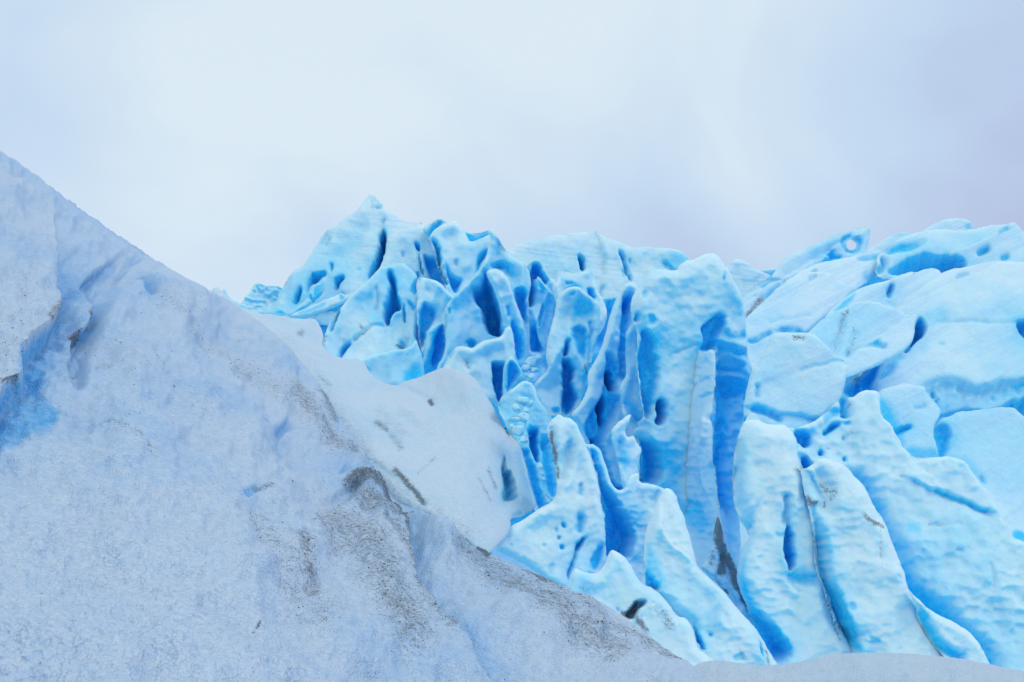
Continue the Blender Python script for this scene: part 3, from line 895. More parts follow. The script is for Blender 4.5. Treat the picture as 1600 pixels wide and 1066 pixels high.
# ------------------------------------------------------------------ peak and the left group of fins
ice("ice_peak", "tallest pyramid shaped ice peak with a sharp tip against the sky", "ice peak",
    "A:200,880 270,800 300,770 335,700 375,620 410,572 470,545 520,480 570,410 605,345 650,290 700,265 760,220 830,175 880,112 915,66 935,55 970,75 1000,110 1022,142 1080,186 "
    "1150,236 1210,246 1280,246 B:400,74 440,96 520,160 600,260 620,500 A:1100,800 900,930 600,930 350,920", (50, 0.0, -0.09), 'far', R=16, bulge=10, big=7, small=1.3, marks=[
        ('pit', "A:1012,285 1042,330 1038,380 1012,500 955,612 915,625 945,540 985,430 1002,340", 90, 6, 1.0),
        ('groove', "A:1005,290 1005,260 1030,242", 10, 3, 0.3),
        ('cliff', "A:945,180 945,120 935,60", 8, 12, 0.1), ('dirt', "A:945,90 948,170", 0.42, 3),
        ('pit', "A:950,110 1000,120 1015,148 960,148", 9, 5, 0.6),
        ('pit', "A:585,390 610,340 650,295 655,310 630,360 600,400", 14, 7, 0.5),
        ('pit', "A:505,730 515,660 550,600 620,572 640,590 600,630 550,670 520,720", 40, 7, 0.9),
        ('pit', "A:655,520 690,515 690,590 670,590", 26, 6, 0.6),
        ('pit', "A:690,650 720,620 765,600 760,640 720,690 690,720", 40, 7, 1.0),
        ('pit', "A:410,800 425,750 460,690 480,668 470,730 450,780", 30, 5, 0.9),
        ('pit', "A:835,555 870,545 880,570 840,580", 8, 6, 0.4),
        ('pit', "A:740,720 760,735 770,760 745,750", 16, 4, 0.8),
        ('blue_shade', "A:840,300 880,270 900,400 760,450 710,420", 0.35, 14), ('groove', "A:880,270 820,360 720,430", 7, 16, 0.3),
        ('ridge', "A:700,640 690,560 720,600", 6, 6), ('ridge', "A:485,680 480,740", 5, 6),
        ('groove', "A:370,640 330,760 290,810", 9, 7, 0.4), ('groove', "A:400,640 370,780", 6, 5, 0.2), ('groove', "A:640,385 660,355", 8, 3, 0.2),
        ('ridge', "A:430,600 390,720 340,800", 6, 8)])
ice("ice_ripple", "round blue ice lump at the left foot of the tallest peak", "ice lump",
    "A:215,850 235,825 290,808 350,815 382,838 375,860 320,868 240,866", (44, 0, -0.05), 'far', R=9, bulge=10, g=1.4, blue_shade=0.3, marks=[('blue_shade', "A:310,845 380,835 375,862 330,866", 0.9, 4)])
ice("ice_ripple", "narrow curled blue ice ripple low on the tallest peak's left flank", "ice ripple",
    "A:370,860 440,810 500,765 515,730 530,680 560,655 600,650 625,615 642,630 632,680 605,735 560,775 480,830 400,878", (45, 0, -0.06), 'far', R=7, bulge=9, g=1.3,
    marks=[('blue_shade', "A:570,690 630,640 625,700 580,765 560,740", 1.0, 4), ('groove', "A:520,735 560,770", 6, 3, 0.8)])
ice("ice_ripple", "long thin ice ripple sweeping up between the peak and the saddle", "ice ripple",
    "A:380,880 430,855 520,810 620,770 700,735 740,715 775,735 850,700 850,740 720,800 600,850 480,890 400,895", (42.5, 0, -0.07), 'far', R=7, bulge=8, g=1.4,
    marks=[('blue_shade', "A:440,860 620,790 640,805 480,870", 0.75, 5), ('blue_shade', "A:730,725 770,745 740,770", 0.8, 4)])
ice("ice_mass", "rounded shoulder of ice right of the peak's blue crevice", "ice shoulder",
    "B:40,500 90,440 140,380 165,330 185,250 196,165 240,140 340,114 440,96 480,160 510,220 540,320 570,410 610,490 640,600 500,760 200,780 40,640",
    (41, 0.01, -0.07), 'far', R=12, bulge=9, big=7, marks=[
        ('pit', "B:372,228 400,232 414,262 400,275 380,262", 34, 5, 1.0), ('pit', "B:398,280 415,300 430,380 440,425 415,435 408,370", 40, 5, 0.9),
        ('pit', "B:432,285 470,300 530,330 560,400 600,490 560,480 480,450 445,380", 34, 9, 0.9),
        ('blue_shade', "B:300,380 350,375 360,420 320,425", 0.8, 8), ('groove', "B:290,290 292,305", 8, 2, 0.0), ('dirt', "B:290,300", 0.5, 2.5),
        ('pit', "B:340,500 390,400 420,440 400,560 350,560", 26, 12, 0.85), ('cliff', "B:205,150 260,130 340,118", 5, 6, 0.1),
        ('ridge', "B:300,200 380,280 420,400", 8, 10)])
ice("ice_fin", "small tilted facet fin on the skyline just right of the peak's shoulder", "ice fin",
    "B:425,110 470,82 520,56 545,45 580,65 598,85 570,130 530,190 480,200 450,160", (42, 0.02, -0.04), 'far', R=6, bulge=6, g=1.5,
    marks=[('groove', "B:545,70 510,115 470,165", 16, 5, 1.0)])
ice("ice_fin", "broad skyline fin with a blue V notch in its top edge", "ice fin",
    "B:465,185 500,130 555,90 600,84 640,60 675,92 700,130 720,160 745,210 800,190 860,160 900,150 930,240 880,420 780,560 660,640 600,560 560,430 520,300",
    (38.5, 0.02, -0.05), 'mid', R=9, bulge=8, marks=[
        ('pit', "B:488,180 520,198 552,255 545,320 560,400 605,490 590,500 550,420 520,330 512,250", 60, 5, 1.0),
        ('pit', "B:560,320 600,380 640,420 700,440 690,500 640,560 610,500 580,420", 34, 12, 0.9),
        ('pit', "B:755,440 790,340 820,270 855,240 862,262 840,330 800,390", 30, 8, 0.95),
        ('ridge', "B:600,90 550,180 550,260", 6, 9), ('groove', "B:650,330 652,350", 8, 2, 0.1), ('dirt', "B:665,115", 0.4, 4),
        ('ridge', "B:560,330 580,420 620,500", 8, 4)])
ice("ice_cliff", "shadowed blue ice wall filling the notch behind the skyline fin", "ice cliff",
    "B:690,120 740,140 800,145 870,122 900,135 890,200 830,260 720,260", (41.5, 0, 0), 'far', R=5, bulge=5, blue_shade=0.75, g=1.6)
ice("ice_fin", "leaf shaped fin leaning left between two dark blue clefts", "ice fin",
    "B:386,500 390,465 402,432 450,446 510,456 560,492 610,546 645,575 660,640 620,760 560,900 470,960 425,960 400,830 385,660 398,570",
    (35.5, 0.02, -0.02), 'mid', R=9, bulge=10, marks=[
        ('pit', "B:400,660 440,600 500,640 525,700 500,740 465,790 450,860 415,950 395,820", 40, 10, 0.95), ('blue_shade', "B:480,480 600,540 630,575 600,600 520,560", 0.55, 14),
        ('groove', "B:460,470 455,540", 5, 3, 0.2)])
ice("ice_mass", "wide sloping ice mass below the peak, cut by deep blue clefts", "ice mass",
    "B:-190,720 -130,660 -60,575 0,512 60,465 95,432 150,376 190,366 250,352 300,350 350,380 392,420 400,560 388,650 402,830 420,950 440,1050 E:640,520 400,560 100,520 0,430",
    (36.5, 0.0, -0.06), 'mid', R=12, bulge=10, big=7, marks=[
        ('pit', "B:192,375 225,400 245,470 250,530 278,600 278,645 212,700 205,748 165,735 155,650 205,560", 75, 11, 1.0),
        ('pit', "B:293,620 306,612 318,660 312,742 290,725", 40, 5, 0.9), ('pit', "B:388,640 412,615 402,690 435,790 455,860 416,948 392,830", 80, 5, 1.0),
        ('pit', "B:310,590 350,600 385,640 380,680 340,640", 18, 7, 0.7), ('pit', "B:335,540 380,430 398,470 395,580", 22, 8, 0.8),
        ('pit', "A:725,815 730,860 705,930 660,990 655,960 690,880", 34, 5, 0.95), ('pit', "E:208,332 165,405 135,472 115,462 125,420 160,370", 40, 4, 1.0),
        ('blue_shade', "A:760,800 900,690 970,670 960,800 840,830", 0.42, 16), ('groove', "E:380,0 382,80 365,130", 7, 3, 0.3),
        ('dirt', "E:265,235 275,260", 0.55, 5), ('dirt', "E:215,330 290,295 330,265", 0.5, 4), ('groove', "E:215,335 290,295 340,245 440,235 465,245", 9, 3, 0.1),
        ('dirt', "E:510,390 545,390", 0.66, 5), ('groove', "E:545,370 540,400", 10, 6, 0.6), ('groove', "E:590,340 560,390", 9, 5, 0.3), ('dirt', "E:20,380 35,325", 0.45, 5),
        ('ridge', "B:205,745 215,705 270,655", 6, 5), ('blue_shade', "E:320,130 470,170 460,235 340,220", 0.4, 12)])
ice("ice_hump", "pale blue hump sitting on the saddle under the deep clefts", "ice hump",
    "E:60,520 150,480 280,476 370,446 450,422 560,408 605,385 640,335 665,410 682,455 700,600 640,680 400,680 250,620", (31.5, 0.0, -0.05), 'mid', R=11, bulge=12, blue_shade=0.22,
    marks=[('blue_shade', "E:560,600 690,500 700,600 600,660", 0.85, 14), ('dirt', "E:585,450", 0.5, 4), ('dirt', "E:520,390 555,385", 0.5, 4), ('cliff', "E:560,408 610,382 640,340", -6, 8, 0.1)])
ice("ice_fin", "blue jagged edged fin standing right of the pale hump", "ice fin",
    "E:640,640 690,470 700,400 725,320 722,285 740,265 785,228 830,232 850,330 845,430 820,520 780,600 700,640", (33.5, 0.05, 0), 'mid', R=8, bulge=9, blue_shade=0.7,
    marks=[('pit', "E:790,260 830,240 838,400 800,480 760,560 740,480", 30, 10, 1.0), ('ridge', "E:725,280 720,400 690,500", 7, 6)])
ice("ice_fin", "tall peaked fin holding the largest deep blue cave", "ice fin",
    "B:560,720 575,650 600,608 640,566 740,472 815,385 858,280 880,190 868,130 885,122 905,138 950,200 1000,282 1060,322 1110,350 1142,400 1150,480 1130,620 1140,800 1140,1000 1080,1120 "
    "700,1120 520,1080 530,1020 560,980 585,880 570,800", (31.5, 0.0, -0.03), 'mid', R=10, bulge=10, big=6, marks=[
        ('pit', "B:758,520 800,500 822,440 835,395 860,410 900,520 945,650 955,770 965,835 925,832 880,822 842,785 822,680 800,622 765,590", 110, 14, 1.0),
        ('pit', "B:720,880 735,850 770,843 790,865 775,900 745,910", 22, 6, 1.0), ('pit', "B:600,640 622,650 625,680 608,695", 16, 5, 0.8),
        ('pit', "B:850,380 890,335 950,325 1010,350 1042,430 1035,510 1010,440 950,390 900,375", 26, 12, 0.85),
        ('ridge', "B:885,150 860,280 815,390 740,480 640,575", 12, 6), ('ridge', "B:650,600 690,760 620,900 560,1010", 7, 10),
        ('pit', "B:1030,520 1080,510 1130,540 1130,800 1060,680 1035,590", 40, 12, 0.95), ('dirt', "B:1100,350 1115,430", 0.4, 4), ('dirt', "B:955,240 1000,290", 0.4, 3),
        ('groove', "B:940,230 930,280", 7, 7, 0.4), ('cliff', "B:590,640 595,760 585,900 560,990", 14, 8, 0.3), ('pit', "B:575,740 590,800 580,900 560,860", 20, 5, 0.9)])
ice("ice_fin", "curved leaf of ice standing in front of the largest blue cave", "ice fin",
    "B:848,408 870,392 905,384 950,396 985,430 1010,480 1030,540 1042,600 1080,680 1105,770 1128,850 1118,950 1100,1040 1040,1060 990,1000 985,900 1000,820 965,760 945,650 905,530 870,460",
    (29.5, 0.04, 0), 'mid', R=9, bulge=11, g=1.8, marks=[
        ('pit', "B:1010,720 1050,760 1090,860 1095,990 1060,1000 1040,900 1015,820", 26, 9, 0.9), ('groove', "B:990,640 995,690", 9, 4, 0.6), ('ridge', "B:960,440 1000,560 985,700", 6, 9)])
ice("ice_fin", "pale hump shaped fin with a twin blue slot on its right side", "ice fin",
    "E:780,620 830,520 850,470 885,412 920,388 980,395 1015,402 1075,358 1140,340 1200,332 1225,300 1240,260 1275,260 1300,400 1300,560 1260,800 1215,820 1150,760 1000,720 800,680",
    (26.5, 0.02, -0.03), 'mid', R=10, bulge=10, marks=[
        ('pit', "E:1138,500 1165,492 1215,495 1242,520 1242,600 1225,770 1195,770 1165,660", 70, 8, 1.0), ('pit', "E:1250,520 1275,500 1300,560 1290,640 1240,760", 60, 8, 1.0),
        ('dirt', "E:975,480 985,530", 0.5, 4), ('groove', "E:975,480 990,540", 6, 3, 0.1), ('dirt', "E:880,545 900,540", 0.4, 4)])
ice("ice_fin", "narrow dark blue leaf of ice beside the rubble filled gully", "ice fin",
    "C:205,930 225,900 258,878 290,920 325,990 332,1040 F:270,190 230,270 200,300 190,200 195,100", (25.2, 0.04, 0), 'mid', R=7, bulge=9, g=1.6, blue_shade=0.7,
    marks=[('pit', "C:235,910 270,920 300,1000 F:250,180 215,260 212,120", 26, 8, 1.0)])

# ------------------------------------------------------------------ centre
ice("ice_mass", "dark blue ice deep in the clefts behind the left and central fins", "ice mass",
    "_:470,480 600,450 760,430 900,460 1010,470 1160,480 1180,560 1180,800 1000,900 800,860 640,700 500,580", (46, 0.0, 0.0), 'mid', R=14, bulge=8, blue_shade=0.85)
ice("ice_cliff", "ragged dark blue wall at the back of the central chasm", "ice cliff",
    "C:200,170 240,190 300,232 335,275 350,290 378,242 430,238 470,290 505,352 560,392 600,480 600,1000 480,1066 280,1066 230,700", (34.5, 0.02, -0.02), 'mid', R=9, bulge=9, blue_shade=0.35, big=9, marks=[
        ('pit', "C:385,265 440,255 470,330 510,400 470,420 425,350 420,450 400,560 360,560 372,400", 60, 10, 1.0), ('pit', "C:270,420 340,420 360,560 360,900 300,940 270,600", 50, 12, 1.0),
        ('dirt', "C:335,280 352,390", 0.55, 3), ('groove', "C:330,300 350,390", 9, 5, 0.0), ('ridge', "C:385,560 410,620 400,720", 12, 8), ('pit', "C:370,640 480,700 490,860 360,860", 40, 14, 1.0)])
ice("ice_fin", "thin forked blade of ice inside the central chasm", "ice fin",
    "C:420,440 422,352 440,355 465,392 505,430 545,485 560,600 530,760 500,860 440,800 415,700 430,600 465,500 470,460 445,460", (31, 0.03, 0), 'mid', R=6, bulge=8, g=1.7, blue_shade=0.3,
    marks=[('pit', "C:440,560 470,520 475,600 440,700 425,680", 16, 5, 0.9), ('groove', "C:455,420 462,450", 6, 4, 0.6)])
ice("ice_fin", "squarish topped fin with a small blue dent, behind the central blade", "ice fin",
    "C:520,420 553,380 570,312 592,296 640,310 700,325 768,310 800,345 815,410 842,480 888,545 885,660 820,760 700,640 560,560", (29.5, 0.01, -0.03), 'mid', R=8, bulge=9, g=1.8, marks=[
        ('pit', "C:745,425 790,428 825,490 800,500 765,470", 26, 6, 0.95), ('blue_shade', "C:580,370 640,380 740,420 700,430 600,420", 0.7, 8), ('pit', "C:600,385 650,395 660,415 600,410", 10, 5, 0.8)])
ice("ice_cliff", "steep bright blue wall in the slot left of the tall tower", "ice cliff",
    "C:820,500 860,488 905,500 950,488 1000,430 1030,520 940,800 800,960 760,920 810,760", (30, 0.02, 0), 'mid', R=6, bulge=7, blue_shade=0.85, marks=[('groove', "C:915,510 900,600 830,800", 20, 10, 1.0), ('ridge', "C:870,520 890,560", 6, 5)])
ice("ice_fin", "central double faced fin with a split front, above the dirty crack", "ice fin",
    "C:545,560 555,500 600,442 650,418 700,420 740,456 795,492 840,530 848,620 835,720 805,830 780,950 F:765,40 755,120 742,205 712,292 652,372 620,402 590,372 520,392 455,340 408,270 385,185 "
    "440,130 500,70 C:480,900 492,770 530,640", (25, 0.0, -0.02), 'mid', R=10, bulge=11, marks=[
        ('pit', "F:600,0 650,20 672,60 662,120 655,170 690,215 702,285 655,350 600,385 580,330 585,200 592,80 C:595,900 610,800 640,740 650,860", 70, 11, 1.0),
        ('pit', "C:640,690 690,670 760,690 770,800 745,930 690,860 650,760", 26, 12, 0.8), ('blue_shade', "C:690,520 780,530 800,600 680,620", 0.62, 14), ('groove', "C:740,560", 9, 16, 0.6),
        ('groove', "C:778,655 790,720 768,800 768,900", 14, 3, 0.6), ('dirt', "C:735,940 750,990", 0.6, 4), ('ridge', "C:700,425 660,560 635,700 645,760 720,930 750,980", 9, 7),
        ('ridge', "C:640,735 560,880 430,1040", 10, 7), ('pit', "C:640,462 675,458 665,490 645,492", 10, 5, 0.7), ('pit', "F:510,340 580,320 585,370 530,380", 14, 7, 0.9), ('dirt', "F:700,270 740,60", 0.3, 4),
        ('blue_shade', "F:690,80 750,60 740,160 690,170", 0.5, 8)])
ice("ice_fin", "long leaning fin with three dark oval holes in its blue face", "ice fin",
    "C:760,1010 790,942 830,870 870,760 900,640 930,545 975,455 1010,398 1050,388 1092,416 1140,520 1130,900 F:1140,300 1130,900 900,960 860,760 790,600 750,575 722,500 690,430 640,380 715,300 762,195",
    (22.5, 0.03, -0.02), 'mid', R=11, bulge=10, g=1.9, marks=[
        ('pit', "C:866,872 925,870 990,940 1012,1020 F:960,190 990,260 985,330 900,480 880,600 940,840 1010,840 1000,920 930,880 860,720 790,590 740,520 750,430 800,330 850,230 880,160 870,80", 40, 14, 1.0),
        ('pit', "F:893,95 920,58 950,100 965,165 940,212 910,185", 90, 7, 1.0), ('pit', "F:860,240 885,235 903,290 897,400 872,458 855,400", 95, 6, 1.0), ('pit', "F:785,570 808,522 842,535 836,590 795,590", 80, 6, 1.0),
        ('groove', "C:1030,510 1025,620 1000,760 1005,900 1015,1010", 30, 7, 0.9), ('pit', "C:1005,520 1040,505 1045,560 1010,590", 18, 6, 0.7), ('dirt', "C:1020,600", 0.35, 4),
        ('ridge', "C:1010,410 960,520 910,680 870,850 860,1000", 9, 8)])
ice("ice_fin", "slim white pillar like fin pressed against the tall tower's left face", "ice fin",
    "D:230,555 210,540 185,560 160,610 155,700 165,850 158,900 F:1010,125 972,190 985,280 1000,400 1080,480 1150,480 1180,380 D:285,1066 270,950 245,810 250,700 252,600", (20.6, 0.03, 0), 'near', R=9, bulge=10, g=1.8,
    marks=[('groove', "F:1010,300 1060,340 1090,420", 12, 9, 0.6), ('dirt', "F:1148,405", 0.6, 4)])
TOWER = ice("ice_tower", "tallest bulky ice tower near the centre with a rounded top", "ice tower",
    "D:190,420 210,340 245,285 270,240 320,190 350,178 410,172 470,182 500,180 520,150 560,118 600,115 640,95 690,72 740,68 780,85 812,130 850,190 890,270 920,320 940,370 955,480 968,620 972,740 990,800 1003,850 "
    "990,950 965,1066 G:880,180 870,300 850,400 830,560 820,700 830,900 840,1066 M:840,420 780,460 600,400 G:400,900 250,760 170,720 150,500 D:300,1200 250,1000 235,720 240,600 205,520",
    (19.8, 0.035, -0.01), 'near', R=34, bulge=34, big=7, scal=2.0, marks=[
        ('pit', "D:640,570 690,508 745,468 800,490 810,560 770,640 765,720 690,735 635,720 660,655 655,600", 46, 9, 1.0),
        ('pit', "D:700,745 780,600 850,680 900,800 950,900 960,1000 G:880,100 870,300 850,400 830,560 820,700 835,1000 700,1050 650,900 620,600 610,330 620,0", 42, 52, 1.0),
        ('pit', "D:250,575 300,590 348,640 345,720 374,850 362,950 350,1066 G:225,330 200,320 180,180 D:262,950 238,800 245,720 260,680", 46, 9, 1.0),
        ('pit', "D:222,470 245,460 250,490 236,530 218,526", 26, 4, 1.0), ('pit', "D:260,320 310,310 300,350 250,380", 8, 8, 0.5), ('pit', "D:280,480 330,460 350,550 280,570", 10, 9, 0.6),
        ('pit', "D:770,235 790,200 800,205 785,275 768,280", 16, 4, 0.8), ('pit', "G:268,205 298,178 330,225 332,300 312,350 288,368 265,350 262,280", 90, 7, 1.0),
        ('pit', "G:75,240 150,225 200,330 225,340 235,450 300,540 320,650 300,760 180,760 160,700 175,520 150,440 90,430", 70, 14, 1.0), ('blue_shade', "G:300,450 420,480 420,700 380,800 290,740", 0.5, 14),
        ('groove', "D:780,600 860,640 930,620", 12, 8, 0.5), ('groove', "D:770,700 850,720 950,760", 10, 7, 0.6), ('groove', "D:790,830 900,850", 12, 8, 0.6), ('ridge', "D:800,560 900,680 930,860 960,1000", 10, 12), ('ridge', "G:760,300 740,600 760,900", 9, 14), ('groove', "G:710,100 700,500 720,900", 14, 9, 1.0), ('ridge', "D:740,80 800,200 790,330 720,470", 6, 22), ('ridge', "D:930,400 940,600 960,760 985,850", 8, 8), ('dirt', "D:990,860 970,1000", 0.55, 3.5), ('groove', "D:990,850 965,1040", 9, 4, 0.2),
        ('groove', "D:800,760 880,800 950,820", 6, 7, 0.4), ('pit', "D:810,900 860,870 940,910 930,1040 820,1060", 14, 8, 0.9), ('blue_shade', "D:850,250 930,380 960,620 900,600 830,420", 0.35, 18),
        ('groove', "D:470,735 560,700 610,680", 4, 2, 0.1), ('blue_shade', "D:560,200 760,180 800,300 760,420 600,330", 0.2, 20)])
ice("front_face", "white slab face with a torn upper corner", None,
    "D:385,800 400,760 480,738 560,700 605,718 640,722 685,730 715,712 742,708 757,740 760,800 754,1000 G:668,0 662,150 650,290 632,318 655,345 655,600 667,700 690,880 705,930 M:722,100 765,240 822,380 "
    "850,500 900,640 935,730 800,760 560,560 480,300 G:440,1000 400,830 380,760 400,600 370,400 390,200 D:375,1000", [(1025, 560, 21.2), (1080, 545, 20.2), (1045, 620, 20.9), (1045, 700, 20.6), (1055, 800, 20.0), (1117, 545, 19.0), (1115, 650, 18.2), (1113, 760, 17.6), (1125, 800, 17.2), (1175, 960, 15.6), (1085, 900, 17.6)], 'near', parent=TOWER, R=12, bulge=8, big=5, scal=3.0, scal_size=16, g=2.0, marks=[
        ('groove', "G:420,140 500,110 560,70 640,60", 4, 2, 0.1), ('groove', "G:580,180 650,145", 5, 2.5, 0.1), ('dirt', "D:655,888", 0.8, 2), ('cliff', "G:640,330 610,480 580,600 600,750 690,900", -7, 7, 0.1),
        ('ridge', "G:620,340 590,560 600,740 690,890", 5, 6), ('groove', "G:660,640 650,820 690,900", 8, 6, 0.1), ('dirt', "G:680,780 690,890", 0.42, 4), ('blue_shade', "G:430,800 560,900 640,1000 560,1066 470,1000", 0.5, 14)])

# ------------------------------------------------------------------ gully with rubble
ice("ice_cliff", "blue gully wall behind the rubble, right of the snowy cone", "ice cliff",
    "F:150,330 190,250 280,190 340,140 400,170 430,280 520,380 580,600 580,960 430,1040 380,980 320,700 230,470", (19.5, 0.02, -0.05), 'near', R=8, bulge=8, blue_shade=0.45, big=9, small=2.0, scal=4, scal_size=14, marks=[
        ('pit', "F:358,470 390,445 430,470 445,600 440,700 405,690 375,600", 60, 8, 1.0), ('groove', "F:335,640 390,780 450,980", 22, 7, 1.0), ('groove', "F:480,560 500,740 530,900", 22, 8, 1.0), ('ridge', "F:365,660 420,800 480,960", 8, 6),
        ('dirt', "F:490,920 530,950", 0.5, 6), ('dirt', "F:460,800 500,940", 0.4, 4)])

def chunk(label, u, v, r, D):
    import bmesh
    SEED[0] += 7
    rs = np.random.RandomState(SEED[0])
    c = at(np.array(u), np.array(v), np.array(D))
    bm = bmesh.new()
    st = np.array([0.8 + 0.7 * rs.rand(), 0.8 + 0.5 * rs.rand(), 0.6 + 0.5 * rs.rand()])
    for _ in range(26):
        q = rs.normal(0, 1, 3)
        q = q / np.linalg.norm(q) * (0.75 + 0.3 * rs.rand()) * st
        bm.verts.new(q * r * D / F)
    h = bmesh.ops.convex_hull(bm, input=bm.verts)
    bmesh.ops.delete(bm, geom=[g for g in h["geom_interior"] if isinstance(g, bmesh.types.BMVert)], context='VERTS')
    bmesh.ops.bevel(bm, geom=list(bm.edges), offset=0.1 * r * D / F, segments=1, affect='EDGES')
    me = bpy.data.meshes.new("ice_chunk")
    bm.to_mesh(me)
    bm.free()
    z0 = min(w_.co.z for w_ in me.vertices)
    for w_ in me.vertices:
        w_.co.z -= z0
    me.materials.append(MAT['near'])
    a_ = me.attributes.new("blue_shade", 'FLOAT', 'POINT')
    for d_ in a_.data:
        d_.value = 0.2
    o = bpy.data.objects.new("ice_chunk", me)
    o.location = (c[0], c[1], c[2] + z0)
    COL.objects.link(o)
    tag(o, label, "ice chunk", "ice chunks fallen into the gully")

for s, r, D, lb in [
    ("F:330,285", 11, 18.2, "upper pale ice chunk against the back wall of the gully"), ("F:285,330", 9, 18.0, "rounded ice chunk nearest the snowy cone's upper edge"),
    ("F:372,300", 8, 18.1, "small ice chunk under the central fin's tip"), ("F:275,405", 9, 17.7, "ice chunk at the left side halfway down the rubble"),
    ("F:330,395", 10, 17.8, "fat ice chunk in the middle of the rubble heap"), ("F:350,350", 8, 18.0, "ice chunk wedged between the fat chunk and the upper pale one"),
    ("F:300,480", 10, 17.4, "large blue white chunk near the foot of the rubble"), ("F:335,545", 8, 17.2, "lowest ice chunk of the upper rubble heap"),
    ("F:255,455", 6, 17.5, "little chunk touching the cone's edge beside the large foot chunk"), ("F:440,722", 6, 17.2, "larger of the few chunks caught in the lower narrow slit"),
    ("F:456,768", 5, 17.0, "middle chunk caught in the lower narrow slit"), ("F:468,805", 4, 16.9, "smallest chunk caught in the lower narrow slit"),
    ("C:385,925", 12, 26.5, "large blue chunk on the floor of the central chasm"), ("C:345,960", 9, 26.0, "left chunk on the floor of the central chasm"),
    ("C:405,975", 9, 26.0, "lower right chunk on the floor of the central chasm"), ("F:330,130", 9, 25.0, "crumbled white chunk where chasm floor spills into the gully"),
    ("F:385,125", 7, 24.6, "crumbled chunk beside the central fin's left root"), ("C:430,900", 7, 27.0, "small chunk against the chasm's right wall")]:
    u, v = pts(s)[0]
    chunk(lb, u, v, r, D)

# ------------------------------------------------------------------ lower right
ice("ice_mass", "huge scalloped ice face filling the lower right corner", "ice face",
    "H:80,520 105,400 150,352 190,400 240,436 350,446 430,470 520,440 600,400 650,350 700,300 755,232 780,255 820,262 860,228 900,214 980,214 1000,240 1000,310 1010,380 1080,450 1095,490 1135,540 1145,580 1180,620 1240,660 "
    "K:650,662 780,653 840,668 900,700 920,745 970,800 1000,850 1065,905 1090,970 1125,1050 O:1135,50 1190,100 1200,170 1230,180 1300,215 2600,330 2600,1300 0,1300 N:500,1100 300,700 H:200,900",
    (15.0, 0.0, -0.045), 'near', R=13, bulge=11, big=9, scal=5.0, scal_size=24, g=2.4, blue_shade=0.12, marks=[
        ('groove', "H:840,800 940,950 O:330,60 430,300 500,490 600,610 760,710 960,840 1070,1030", 40, 15, 0.7),
        ('pit', "H:415,480 470,468 540,488 558,530 540,582 480,592 440,555", 44, 8, 1.0), ('pit', "H:460,650 510,650 560,720 610,830 630,880 560,830 500,750", 50, 8, 1.0),
        ('pit', "H:585,645 608,612 632,645 610,662", 24, 5, 1.0), ('pit', "H:640,598 665,592 668,608 645,612", 12, 4, 0.9), ('pit', "H:755,665 775,645 792,670 770,695", 20, 5, 0.9),
        ('pit', "H:735,540 760,510 775,520 755,552", 18, 4, 0.8), ('pit', "H:605,500 650,450 720,412 752,425 750,452 690,470 640,512", 30, 7, 0.9), ('pit', "H:735,375 770,362 805,385 770,402", 22, 6, 0.9),
        ('pit', "H:600,420 630,360 700,305 755,330 750,365 690,410 640,470", 12, 10, 0.7), ('groove', "H:765,275 767,370", 20, 5, 0.9), ('pit', "H:755,425 800,425 800,448 760,450", 12, 5, 0.7),
        ('pit', "H:830,775 860,790 870,815 840,800", 16, 4, 0.9), ('pit', "K:445,775 480,772 478,795 450,792", 12, 4, 0.8), ('dirt', "H:795,315", 0.6, 4), ('dirt', "H:820,480 760,540", 0.35, 5),
        ('cliff', "K:560,820 640,850 720,890 820,930 930,975 1040,1022", 16, 7, 0.5), ('groove', "K:690,880 800,920 1035,1020", 12, 2.4, 0.8), ('groove', "K:560,680 620,740 680,790", 9, 12, 0.1), ('dirt', "K:620,730 680,785", 0.3, 6),
        ('pit', "K:820,1000 850,1000 850,1020 830,1020", 6, 4, 0.3), ('groove', "O:1050,350 1075,450 1080,500", 5, 3, 0.3), ('groove', "O:650,80 720,90 860,70", 4, 2, 0.1), ('dirt', "O:650,85 730,88", 0.45, 2.5),
        ('groove', "O:820,265 850,270", 4, 2, 0.1), ('blue_shade', "O:490,80 580,70 590,140 500,140", 0.45, 10), ('blue_shade', "O:430,350 560,560 640,640 560,600", 0.6, 14),
        ('blue_shade', "O:950,640 1100,620 1300,700 1300,1066 1050,1000", 0.35, 30), ('blue_shade', "O:1010,900 1080,900 1120,1010 1060,1020", 0.8, 10), ('ridge', "O:780,200 950,300 980,420", 7, 40)])
